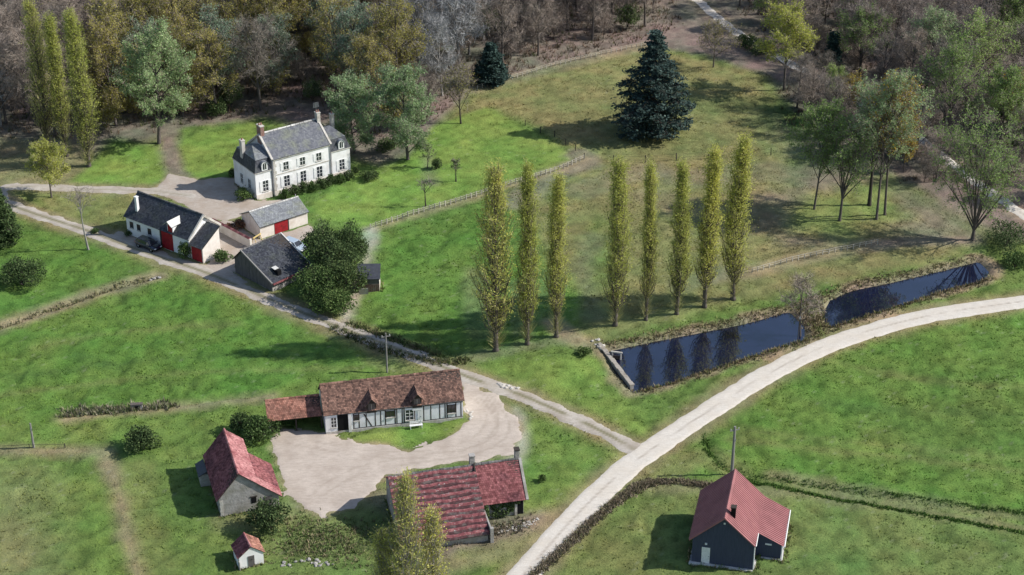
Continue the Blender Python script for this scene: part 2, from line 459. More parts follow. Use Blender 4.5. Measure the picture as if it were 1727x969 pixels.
cc = np.vstack(Cx); ca.data.foreach_set('color', np.column_stack([cc, np.ones(len(cc))]).astype(np.float32).ravel())
me.polygons.foreach_set('use_smooth', np.ones(len(me.polygons), bool))
tag(link_mesh('ground', me), kind='structure')

# ---- roads, tracks and gravelled yards: sheets whose ragged edges dive into the turf
def stone_mat(name, c1, c2, dust, wheel=None):
    m, nt, b = new_mat(name, 0.95, 0.1)
    f = noise_fac(nt, 5.0, 8, 'Object', 0.8); f2 = noise_fac(nt, 0.35, 5)
    c = ramp(nt, f, [(0.3, c1), (0.68, c2)])
    c = mixc(nt, ramp(nt, f2, [(0.38, (0,0,0)), (0.66, (.85,.85,.85))]), c, dust)
    f3 = noise_fac(nt, 1.1, 6, 'Object', .7, (1.0,3.2,1.0))
    c = mixc(nt, ramp(nt, f3, [(0.44, (0,0,0)), (0.72, (.5,.5,.5))]), c, tuple(x*.72 for x in dust))
    if wheel:
        at = N(nt, 'Attribute', attribute_name='strip')
        c = mixc(nt, at.outputs['Fac'], c, wheel)
    nt.links.new(c, b.inputs['Base Color']); bump(nt, b, f, 0.5, 0.06)
    return m
M_ROAD = stone_mat('limestone_road', (.52,.48,.42), (.70,.65,.58), (.58,.52,.44), (.30,.25,.20))
M_TRACK = stone_mat('worn_track', (.40,.36,.31), (.56,.51,.45), (.34,.29,.235), (.19,.175,.10))
M_GRAVEL = stone_mat('yard_gravel', (.46,.395,.335), (.58,.505,.435), (.40,.335,.28), (.30,.25,.20))
M_COURT = stone_mat('court_gravel', (.38,.335,.29), (.52,.46,.40), (.36,.29,.23))
def sheet(name, sd, ext, mat, z0, strip=None, st=0.35, wob=1.1):
    x = np.arange(ext[0], ext[1], st); y = np.arange(ext[2], ext[3], st)
    A, B = np.meshgrid(x, y)
    s = sd(A, B) + (fbm(A, B, 1.6, 71, 3)-.5)*wob
    z = -0.10 + (z0+0.10)*smooth((s+0.5)/0.7) + (vnoise(A, B, 0.9, 77)-.5)*0.03
    keep = s > -0.75
    fm = keep[:-1,:-1] & keep[:-1,1:] & keep[1:,1:] & keep[1:,:-1]
    ii = np.arange(A.size).reshape(A.shape)
    F_ = np.stack([ii[:-1,:-1], ii[:-1,1:], ii[1:,1:], ii[1:,:-1]], -1)[fm]
    used = np.unique(F_); mp = np.full(A.size, -1); mp[used] = np.arange(len(used))
    V_ = np.stack([A, B, z], -1).reshape(-1, 3)[used]
    me = np_mesh(name, V_, mp[F_], mat)
    if strip is not None:
        a = me.attributes.new('strip', 'FLOAT', 'POINT')
        a.data.foreach_set('value', strip(V_[:,0], V_[:,1]).astype(np.float32))
    me.polygons.foreach_set('use_smooth', np.ones(len(me.polygons), bool))
    return tag(link_mesh(name, me), kind='structure')
def ext_of(P, m=4): return (P[:,0].min()-m, P[:,0].max()+m, P[:,1].min()-m, P[:,1].max()+m)
def clip_ext(e): return (max(e[0], -125), min(e[1], 125), max(e[2], 135), min(e[3], 375))
def mid_strip(line, w, amt, seed):
    return lambda a, b: smooth((w - d_line(a, b, line))/0.25)*amt*smooth((fbm(a, b, 5, seed)-.30)*6)
sheet('road', lambda a, b: 1.55 - d_line(a, b, ROAD), clip_ext(ext_of(ROAD)), M_ROAD, 0.075, mid_strip(ROAD, .22, .75, 91), wob=.45)
sheet('track', lambda a, b: 1.15 - d_line(a, b, TRACK), clip_ext(ext_of(TRACK)), M_TRACK, 0.06, mid_strip(TRACK, .42, .95, 92))
sheet('loop_track', lambda a, b: 1.05 - d_line(a, b, LOOP), clip_ext(ext_of(LOOP)), M_TRACK, 0.05, mid_strip(LOOP, .3, .4, 93))
sheet('forest_road', lambda a, b: 0.95 - d_line(a, b, FORESTROAD), clip_ext(ext_of(FORESTROAD)), M_ROAD, 0.06, mid_strip(FORESTROAD, .3, .5, 94))
YT = [L((785,642),(838,690),(845,735),(790,762),(700,775),(600,795),(540,830)), L((790,650),(830,700),(800,745),(700,768),(560,755),(490,742))]
def tyres(a, b):
    s = 0
    for k, l_ in enumerate(YT): s = np.maximum(s, smooth((.24-np.abs(d_line(a, b, l_)-.72))/.18)*smooth((fbm(a, b, 3.5, 96+k)-.34)*5))
    return s*.42
sheet('gravel_yard', lambda a, b: sdf_poly(a, b, YARD), ext_of(YARD), M_GRAVEL, 0.035, tyres, wob=2.0)
sheet('manor_forecourt', lambda a, b: sdf_poly(a, b, COURT), ext_of(COURT), M_COURT, 0.035)
sheet('back_yard', lambda a, b: sdf_poly(a, b, BACKYARD), ext_of(BACKYARD), M_COURT, 0.03)
sheet('roadside_yard', lambda a, b: sdf_poly(a, b, FOREYARD), ext_of(FOREYARD), M_COURT, 0.025)

# ---- the two lengths of still water
def water_mat():
    m, nt, b = new_mat('pond_water', 0.02, 1.0)
    b.inputs['IOR'].default_value = 1.75
    f = noise_fac(nt, 0.25, 3)
    nt.links.new(ramp(nt, f, [(0.3, (.005,.007,.020)), (0.7, (.011,.015,.040))]), b.inputs['Base Color'])
    w = noise_fac(nt, 2.2, 3)
    bump(nt, b, w, 0.06, 0.02)
    return m
M_WATER = water_mat()
for nm, P_ in (('pond_water', POND_A), ('channel_water', POND_B)):
    c = P_.mean(0)
    st = 0.8
    e = ext_of(P_, 3); A, B = np.meshgrid(np.arange(e[0], e[1], st), np.arange(e[2], e[3], st))
    keep = sdf_poly(A, B, P_) > -1.3
    fm = keep[:-1,:-1] & keep[:-1,1:] & keep[1:,1:] & keep[1:,:-1]
    ii = np.arange(A.size).reshape(A.shape)
    F_ = np.stack([ii[:-1,:-1], ii[:-1,1:], ii[1:,1:], ii[1:,:-1]], -1)[fm]
    used = np.unique(F_); mp = np.full(A.size, -1); mp[used] = np.arange(len(used))
    V_ = np.stack([A, B, np.full(A.shape, -0.42)], -1).reshape(-1, 3)[used]
    tag(link_mesh(nm, np_mesh(nm, V_, mp[F_], M_WATER)), kind='structure')

# ---- rough grass growing over it all (nobody could count it)
def grass_mat(name):
    m, nt, b = new_mat(name, 0.9, 0.1)
    at = N(nt, 'Attribute', attribute_name='cover')
    gi = nt.nodes.new('ShaderNodeNewGeometry')
    c = mixc(nt, 1.0, at.outputs['Color'], ramp(nt, gi.outputs['Random Per Island'], [(0, (.85,.88,.8)), (1, (1.5,1.42,1.25))]), 'MULTIPLY')
    nt.links.new(c, b.inputs['Base Color'])
    return m
M_GRASS = grass_mat('grass_blades')
def tufts(name, P2, hgt, wid, colr, label, cat, zoff=0.0, blades=3, seed=0, lean=.5):
    rs = np.random.RandomState(seed)
    n = len(P2)
    zb = field(P2, Z) + zoff
    ctr_ = np.column_stack([P2, zb])
    base = np.repeat(ctr_, blades, 0); k = len(base)
    base[:, :2] += rs.normal(0, .09, (k, 2))
    h = np.repeat(hgt, blades)*rs.uniform(.6, 1.2, k); w = np.repeat(wid, blades)*rs.uniform(.6, 1.2, k)
    az = rs.uniform(0, 2*np.pi, k); d = np.column_stack([np.cos(az), np.sin(az), 0*az])
    az2 = rs.uniform(0, 2*np.pi, k); ln = np.column_stack([np.cos(az2), np.sin(az2), 0*az2])*(h*lean*rs.uniform(.3, 1, k))[:, None]
    a, b = base - d*w[:, None], base + d*w[:, None]
    a[:, 2] -= .06; b[:, 2] -= .06
    c = base + ln; c[:, 2] += h
    V_ = np.stack([a, b, c], 1).reshape(-1, 3); F_ = np.arange(3*k).reshape(-1, 3)
    me = np_mesh(name, V_, F_, M_GRASS)
    ca = me.color_attributes.new('cover', 'FLOAT_COLOR', 'POINT')
    cc = np.repeat(np.repeat(colr, blades, 0), 3, 0)
    ca.data.foreach_set('color', np.column_stack([cc, np.ones(len(cc))]).astype(np.float32).ravel())
    return tag(link_mesh(name, me), label, cat, kind='stuff')
rs = np.random.RandomState(3)
P2 = np.column_stack([rs.uniform(-112, 112, 330000), rs.uniform(147, 365, 330000)])
cg = field(P2, col); hd = field(P2, hard); pd = field(P2, pond)
green = cg[:,1] / (cg.sum(1)+1e-6)
inview = np.abs(P2[:,0]) < 0.295*(P2[:,1]*_cp + CAMH*_sp)
fieldn = field(P2, nF)
keep = (hd > 0.25) & (pd < -0.8) & (green > .36) & inview & (rs.rand(len(P2)) < .45 + 1.1*(fieldn-.35))
P2 = P2[keep]; cg = cg[keep]; fieldn = fieldn[keep]
limey = (cg[:,1] > .23)
hg = np.where(limey, .05, .07 + .16*np.clip(fieldn-.3, 0, 1)) * rs.uniform(.7, 1.4, len(P2))
tufts('grass', P2, hg, np.full(len(P2), .075), cg*1.12, 'short tufted green grass covering the fields and lawns', 'grass', seed=8)
# dry rank growth along banks, ditches and hedge foots
def along(line, w, n, seed):
    r_ = np.random.RandomState(seed)
    seg = np.hypot(*np.diff(line, axis=0).T); cum = np.r_[0, np.cumsum(seg)]
    t = r_.uniform(0, cum[-1], n)
    i = np.clip(np.searchsorted(cum, t)-1, 0, len(seg)-1)
    u = (t-cum[i])/seg[i]
    return line[i] + (line[i+1]-line[i])*u[:, None] + r_.normal(0, w*.5, (n, 2))
def bank(name, lines, per_m, w, h, cols, label, cat, seed):
    r_ = np.random.RandomState(seed)
    P_ = np.vstack([along(l, w, int(per_m*np.hypot(*np.diff(l, axis=0).T).sum()), seed+i) for i, l in enumerate(lines)])
    C_ = np.array(cols)[r_.randint(0, len(cols), len(P_))]*r_.uniform(.7, 1.3, (len(P_), 1))
    return tufts(name, P_, r_.uniform(h*.4, h*1.3, len(P_)), np.full(len(P_), .07), C_, label, cat, blades=4, seed=seed, lean=.9)
def ringline(P_, k): return np.vstack([P_, P_[:1]])[k]
far_bank = L((1012,585),(1100,568),(1180,553),(1255,538),(1330,518),(1400,497),(1440,480),(1560,456),(1655,434))
near_bank = L((1075,660),(1180,630),(1250,607),(1300,590),(1352,575),(1400,552),(1480,527),(1600,490),(1670,468))
isth = L((1345,520),(1358,540),(1372,560)); isth2 = L((1372,505),(1385,530),(1390,550)); isth3 = L((1358,512),(1372,535),(1378,555))
bank('reed_bank', [far_bank, near_bank, isth, isth2, isth3], 26, 1.2, .38, [(.24,.20,.125), (.19,.15,.11), (.14,.12,.075), (.14,.16,.06)], 'dry brown reeds and rank grass along the pond banks', 'reeds', 201)
bank('verge_scrub', [L((885,985),(950,925),(1010,870),(1060,832),(1100,813)), L((1060,832),(1100,813),(1160,814),(1205,822))], 110, .62, .38, [(.23,.19,.15), (.19,.16,.125), (.16,.16,.09), (.27,.23,.19)], 'low brown scrubby hedge following the pale road', 'scrub', 231)
bank('ditch_scrub', [L((108,697),(180,692),(262,684),(292,682))], 60, .95, .6, [(.15,.17,.09), (.20,.18,.14), (.26,.235,.20), (.10,.13,.06)], 'rough grey-green scrub along the ditch below the left meadow', 'scrub', 241)
bank('ditch_reeds', [L((268,466),(210,478),(150,500),(60,530),(-20,560))], 16, .7, .4, [(.19,.18,.11), (.15,.16,.08), (.25,.22,.15)], 'tangled dry growth in the ditch leading off the track', 'reeds', 251)
bank('field_edge_grass', [L((1245,803),(1400,838),(1560,866),(1727,897),(1850,915)), L((1190,735),(1200,765),(1240,792),(1300,802),(1400,818),(1560,842),(1727,866))], 40, .6, .22, [(.085,.155,.04), (.06,.12,.03), (.10,.17,.045)], 'taller dark green grass along the cart ruts beside the right field', 'grass', 261)
bank('weed_patch', [L((480,930),(540,912),(600,900),(640,905)), L((470,890),(520,895),(580,915)), L((490,915),(560,930),(620,930))], 60, 3.2, .3, [(.14,.19,.08), (.17,.16,.10), (.22,.19,.13), (.10,.15,.05)], 'grey-green weeds between the round bush and the foreground poplars', 'weeds', 271)
bank('rubble_weeds', [L((745,915),(820,900),(890,882))], 50, 1.2, .4, [(.20,.16,.13), (.26,.22,.19), (.12,.13,.07)], 'brown weeds and rubble along the foot of the ridged barn', 'weeds', 281)
bank('track_bank_grass', [L((560,552),(650,590),(745,612),(790,606)), L((590,545),(680,578),(745,598))], 26, .8, .5, [(.10,.12,.05), (.16,.14,.09), (.06,.09,.03)], 'rough olive grass on the bank between the track and the paddock', 'grass', 291)

# ================================================================== BUILDINGS
M_WHITEWASH = rough_mat('whitewash', (.76,.75,.74), (.85,.84,.83), 2.5, .9, .1, .25, .02, (.69,.67,.64), .5)
M_CREAM = rough_mat('cream_render', (.64,.58,.52), (.76,.70,.64), 2.0, .9, .1, .25, .02, (.58,.51,.44), .6)
M_STONE = rough_mat('rubble_stone', (.27,.25,.23), (.46,.44,.41), 3.2, .95, .1, .9, .06, (.24,.23,.19), .8)
M_SLATE = rough_mat('slate', (.028,.031,.040), (.062,.066,.078), 2.0, .55, .4, .2, .01, (.05,.055,.05), .7, island=((.6,.6,.65),(1.5,1.5,1.45)))
M_SLATE_PALE = rough_mat('pale_slate', (.17,.18,.19), (.26,.27,.28), 2.5, .7, .3, .3, .01, (.22,.23,.18), .6, island=((.75,.75,.78),(1.2,1.2,1.18)))
M_SLATE_MANOR = rough_mat('manor_slate', (.095,.10,.115), (.17,.175,.19), 2.0, .5, .4, .3, .01, (.16,.17,.13), .5, island=((.75,.75,.8),(1.25,1.25,1.22)))
M_TILE_BROWN = rough_mat('brown_clay_tiles', (.14,.084,.066), (.26,.162,.128), 1.6, .9, .1, .3, .02, (.10,.068,.058), .45, island=((.5,.5,.52),(1.5,1.42,1.35)))
M_TILE_ORANGE = rough_mat('orange_clay_tiles', (.25,.115,.085), (.40,.215,.165), 1.8, .9, .1, .3, .02, (.16,.09,.07), .6, island=((.6,.58,.58),(1.35,1.3,1.25)))
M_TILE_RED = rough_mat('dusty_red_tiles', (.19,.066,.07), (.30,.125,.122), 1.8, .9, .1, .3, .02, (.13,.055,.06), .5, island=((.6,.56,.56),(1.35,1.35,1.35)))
M_TILE_PINK = rough_mat('faded_sunlit_pink_tiles', (.33,.135,.135), (.46,.235,.225), 1.8, .9, .1, .3, .02, (.26,.09,.095), .5, island=((.7,.66,.66),(1.25,1.25,1.25)))  # pink holds both fading and the sunlit tone of the catslide slope
M_SHEET_RED = rough_mat('red_roof_sheet', (.31,.125,.128), (.37,.162,.16), 1.2, .6, .25, .05, .01, (.27,.115,.115), .5)
M_BOARD_DARK = rough_mat('weathered_boards', (.075,.070,.068), (.16,.15,.145), 2.0, .9, .1, .4, .02, stretch=(6,6,.6), island=((.65,.65,.66),(1.35,1.33,1.3)))
M_BOARD_BLUE = rough_mat('slate_blue_boards', (.048,.056,.088), (.068,.078,.118), 2.0, .7, .2, .2, .01, stretch=(5,5,.5), island=((.85,.85,.85),(1.15,1.15,1.15)))
M_TIMBER = rough_mat('old_oak', (.035,.030,.028), (.085,.072,.062), 3.0, .9, .1, .3, .02, stretch=(5,5,1))
M_RED = rough_mat('red_door_paint', (.24,.010,.016), (.36,.018,.024), 2.5, .6, .3, .1, .01, (.19,.010,.015), .8, island=((.8,.8,.8),(1.15,1.15,1.15)))
M_WHITE = plain('white_paint', (.80,.80,.78), .6)
M_GLASS = plain('window_glass', (.03,.035,.045), .08, .8)
M_DARK = plain('dark_opening', (.012,.012,.013), .9, .1)
M_RIDGE = rough_mat('ridge_mortar', (.42,.41,.39), (.66,.64,.60), 4, .9, .1, .2, .02, island=((.6,.6,.6),(1.2,1.2,1.2)))
M_RIDGE_DARK = rough_mat('ridge_slate', (.09,.085,.085), (.2,.19,.18), 4, .9, .1, .2, .02, island=((.6,.6,.6),(1.3,1.3,1.3)))
M_BRICK = rough_mat('old_brick', (.19,.10,.08), (.33,.20,.165), 6, .9, .1, .4, .02, (.30,.24,.21), 1.5)
M_CONC = rough_mat('pale_concrete', (.50,.49,.46), (.66,.65,.62), 3, .9, .1, .2, .02)
M_METAL = plain('galvanised_metal', (.35,.36,.38), .45, .5, .6)
M_LEAD = plain('lead_flashing', (.20,.21,.23), .6)
M_POLE = rough_mat('grey_pole_wood', (.17,.16,.15), (.30,.29,.27), 3, .9, .1, .3, .02, stretch=(4,4,.5))
M_PALESTONE = rough_mat('pale_cut_stone', (.46,.43,.38), (.62,.59,.54), 3, .9, .1, .4, .03, (.36,.32,.27), 1.0, island=((.75,.75,.75),(1.15,1.15,1.15)))
M_DAM = rough_mat('dam_stone', (.26,.235,.20), (.38,.35,.31), 3, .9, .1, .5, .03, (.24,.21,.17), 1.0, island=((.75,.75,.75),(1.15,1.15,1.15)))
M_PLASTER_BLUE = rough_mat('limewash', (.74,.75,.78), (.84,.85,.87), 2.5, .9, .1, .25, .02, (.68,.68,.69), .7)

def tile_field(mb, a, b, c, d, tw, th, lift=.045, jit=.02, rs_=None, wave=0.0):
    """clay tiles or slates on the slope a-b (eave, left to right) c-d (ridge, right to left)"""
    a, b, c, d = (Vector(p) for p in (a, b, c, d))
    n = (b-a).cross(d-a).normalized()
    rs_ = rs_ or random.Random(1)
    nv = max(1, round(((d-a).length + (c-b).length)/2/th)); nu = max(1, round(((b-a).length + (c-d).length)/2/tw))
    def P(u, v): return (a*(1-u)+b*u)*(1-v) + (d*(1-u)+c*u)*v
    for j in range(nv):
        off = 0.5*(j % 2)
        for i in range(nu + (j % 2)):
            u0, u1 = max(0, (i-off)/nu), min(1, (i+1-off)/nu)
            if u1-u0 < .2/nu: continue
            g = (u1-u0)*.04
            v0, v1 = j/nv, min(1, (j+1.12)/nv)
            h0 = lift + rs_.uniform(-jit, jit) + wave*math.sin(u0*3.1+v0*1.7); h1 = .006 + wave*math.sin(u0*3.1+v1*1.7)
            k = rs_.uniform(-.010, .010)
            p = [P(u0+g, v0)+n*(h0+k), P(u1-g, v0)+n*(h0-k), P(u1-g, v1)+n*h1, P(u0+g, v1)+n*h1, P(u0+g, v0)+n*.001, P(u1-g, v0)+n*.001]
            mb.add(p, [(0,1,2,3), (4,5,1,0), (4,0,3), (5,2,1)])
def roof_slope(parent, a, b, c, d, mat, deck, tw=.30, th=.30, lift=.045, jit=.02, seed=0, t=.10, name='roof_slope', wave=0.0):
    s = MB().slab(a, b, c, d, t).build(name, deck, parent)
    m = MB(); tile_field(m, a, b, c, d, tw, th, lift, jit, random.Random(seed), wave)
    tag(m.build('tile_cover', mat, s), kind='stuff')
    return s
def ridge_line(parent, a, b, mat, step=.45, r=.10, seed=0):
    """ridge tiles bedded one after another"""
    a, b = Vector(a), Vector(b)
    n = max(1, round((b-a).length/step)); rr = random.Random(seed)
    m = MB()
    for i in range(n):
        p, q = a.lerp(b, (i+.04)/n), a.lerp(b, (i+.96)/n)
        k = r*rr.uniform(.8, 1.25)
        up = Vector((0,0,1)); t = (q-p).normalized(); s = t.cross(up).normalized()
        prof = [(-1.3,-.5), (-.7,.5), (0,.9), (.7,.5), (1.3,-.5)]
        vs_ = [p + s*x*k + up*z*k for x, z in prof] + [q + s*x*k*.92 + up*z*k*.92 for x, z in prof]
        m.add(vs_, [(0,1,2,3,4), (9,8,7,6,5)] + [(j, j+5, j+6, j+1) for j in range(4)])
    return tag(m.build('ridge_tiles', mat, parent), kind='stuff')
def gable_wall(parent, x0, x1, yf, yb, ry, ef, er, eb, mat, name='wall', z0=-.25):
    """solid body with two gables; front eave ef, ridge er at y=ry, back eave eb (local y grows backwards)"""
    m = MB().prism([(yf, z0), (yb, z0), (yb, eb), (ry, er), (yf, ef)], x0, x1, axis='x')
    return m.build(name, mat, parent)
def window(parent, x, z, w, h, y=0.0, shutters=None, arched=False, bars=1, frame=M_WHITE, face='front', surround=None):
    """face 'front': wall plane y, outwards -y.  face 'left': wall plane x=y, outwards -x; 'right': outwards +x"""
    def T(px, d, pz):
        if face == 'front': return (px, y-d, pz)
        if face == 'left': return (y-d, -px, pz)
        return (y+d, px, pz)
    def bx(m, xa, xb, za, zb, d0, d1, k=0):
        vs_ = [T(xa,d0,za), T(xb,d0,za), T(xb,d0,zb), T(xa,d0,zb), T(xa,d1,za), T(xb,d1,za), T(xb,d1,zb), T(xa,d1,zb)]
        m.add(vs_, [(0,3,2,1),(4,5,6,7),(0,1,5,4),(1,2,6,5),(2,3,7,6),(3,0,4,7)], k)
    m = MB(); bx(m, x-w/2, x+w/2, z, z+h, -.05, .012)
    win = m.build('window', M_GLASS, parent)
    f = MB(); t = .07
    bx(f, x-w/2-t, x-w/2, z-.04, z+h, -.05, .06); bx(f, x+w/2, x+w/2+t, z-.04, z+h, -.05, .06)
    bx(f, x-w/2-t, x+w/2+t, z+h+.002, z+h+t, -.05, .062)
    bx(f, x-.03, x+.03, z, z+h-.002, .0, .045)
    for k in range(bars):
        zz = z + h*(k+1)/(bars+1); bx(f, x-w/2+.002, x+w/2-.002, zz-.025, zz+.025, .0, .035)
    f.build('frame', frame, win)
    s = MB(); bx(s, x-w/2-.12, x+w/2+.12, z-.12, z-.045, -.05, .13); s.build('sill', M_PALESTONE, win)
    if shutters:
        for sx in (-1, 1):
            sw = w*.52
            a0, a1 = (x-w/2-t-.01-sw, x-w/2-t-.01) if sx < 0 else (x+w/2+t+.01, x+w/2+t+.01+sw)
            q = MB(); bx(q, a0, a1, z-.03, z+h+.03, .004, .05)
            for k in range(3): bx(q, a0+.05, a1-.05, z+h*(.06+.32*k), z+h*(.06+.32*k)+h*.24, .05, .062)
            q.build('shutter', shutters, win)
    return win
def plank_door(parent, x0, x1, z1, y=0.0, mat=M_RED, face='front', planks=6, z0=0.02, name='door'):
    def T(px, d, pz): return (px, y-d, pz) if face == 'front' else ((y-d, -px, pz) if face == 'left' else (y+d, px, pz))
    def bx(m, xa, xb, za, zb, d0, d1):
        vs_ = [T(xa,d0,za), T(xb,d0,za), T(xb,d0,zb), T(xa,d0,zb), T(xa,d1,za), T(xb,d1,za), T(xb,d1,zb), T(xa,d1,zb)]
        m.add(vs_, [(0,3,2,1),(4,5,6,7),(0,1,5,4),(1,2,6,5),(2,3,7,6),(3,0,4,7)])
    m = MB(); bx(m, x0, x1, z0, z1, -.05, .03)
    o = m.build(name, mat, parent)
    for k in range(planks):
        g = (x1-x0)/planks; q = MB(); bx(q, x0+g*k+.008, x0+g*(k+1)-.008, z0+.02, z1-.02, .03, .05+.006*(k % 2))
        q.build('plank', mat, o)
    h = MB(); bx(h, (x0+x1)/2+.05, (x0+x1)/2+.10, 1.0, 1.12, .05, .11); h.build('door_handle', M_TIMBER, o)
    return o
def chimney(parent, x, y, z0, z1, sx, sy, mat, cap=M_PALESTONE, pots=1, name='chimney'):
    o = MB().box(x-sx/2, x+sx/2, y-sy/2, y+sy/2, z0, z1).build(name, mat, parent)
    MB().box(x-sx/2-.06, x+sx/2+.06, y-sy/2-.06, y+sy/2+.06, z1+.001, z1+.12).build('chimney_cap', cap, o)
    for k in range(pots):
        px = x + (k-(pots-1)/2)*.34
        MB().tube([(px, y, z1+.12), (px, y, z1+.30), (px, y, z1+.46)], [.12, .11, .09], 8).build('chimney_pot', M_TILE_ORANGE, o)
    return o
def frame_of(a_px, b_px):
    a, b = G(*a_px), G(*b_px)
    return a, math.atan2(b.y-a.y, b.x-a.x), (b-a).length

# ------------------------------------------------------------------ manor house
A_, rz, Lm = frame_of((433.6,336.8), (592,292.2))
manor = empty('manor_house', A_, rz, 'white two-storey manor with grey slate roof, white shutters and two mansard side pavilions', 'house')
LW = 3.1; RW = Lm - 3.6          # left pavilion 0..LW, centre LW..RW, right pavilion RW..Lm
D = 7.4
gable_wall(manor, LW, RW, 0.0, D, D/2, 6.1, 8.75, 6.1, M_WHITEWASH)
o_ = .28
roof_slope(manor, (LW-.05,-o_,5.98), (RW+.05,-o_,5.98), (RW+.05,D/2,8.86), (LW-.05,D/2,8.86), M_SLATE_MANOR, M_LEAD, .27, .24, .02, .008, 1)
roof_slope(manor, (RW+.05,D+o_,5.98), (LW-.05,D+o_,5.98), (LW-.05,D/2,8.86), (RW+.05,D/2,8.86), M_SLATE_MANOR, M_LEAD, .27, .24, .02, .008, 2)
ridge_line(manor, (LW,D/2,8.93), (RW,D/2,8.93), M_RIDGE, .75, .13, 3)
for gx_ in (LW-.16, RW+.16):     # raised gable copings
    for yy, zz in ((-o_, 5.98), (D+o_, 5.98)):
        m = MB(); m.slab((gx_-.16,yy,zz+.10), (gx_+.16,yy,zz+.10), (gx_+.16,D/2,8.98), (gx_-.16,D/2,8.98), .25) if yy < 1 else m.slab((gx_+.16,yy,zz+.10), (gx_-.16,yy,zz+.10), (gx_-.16,D/2,8.98), (gx_+.16,D/2,8.98), .25)
        m.build('gable_coping', M_PALESTONE, manor)
m = MB().box(LW, RW, -.16, .0, 5.72, 5.97); m.build('cornice', M_PALESTONE, manor)
MB().box(LW+.002, RW-.002, -.06, .0, -.2, .62).build('plinth', M_CREAM, manor)
MB().box(LW, RW, -.05, .0, 3.15, 3.32).build('string_course', M_PALESTONE, manor)
span = RW-LW
for k, fx in enumerate((.22, .51, .80)):
    window(manor, LW+span*fx, .95, .95, 1.75, 0, M_WHITE, bars=2)
    window(manor, LW+span*fx, 3.75, .88, 1.25, 0, M_WHITE, bars=1)
for k in range(9):               # toothed corner stones between centre and left pavilion
    MB().box(LW+.01, LW+(.55 if k % 2 else .36), -.055, .0, .65+.56*k, .65+.56*k+.5).build('corner_stone', M_PALESTONE, manor)
chimney(manor, LW+.25, D/2+.2, 7.2, 10.1, .6, 1.3, M_BRICK, pots=2)
chimney(manor, RW+.1, D/2-.2, 7.4, 10.0, .55, .8, M_PALESTONE, pots=2)
aer = MB().tube([(RW+.1,D/2+.1,10.0),(RW+.1,D/2+.1,11.6)], [.025,.02], 5)
for k in range(5): aer.box(RW-.45+.02*k, RW+.65-.02*k, D/2+.08, D/2+.12, 10.8+.18*k, 10.84+.18*k)
aer.build('television_aerial', M_METAL, manor)
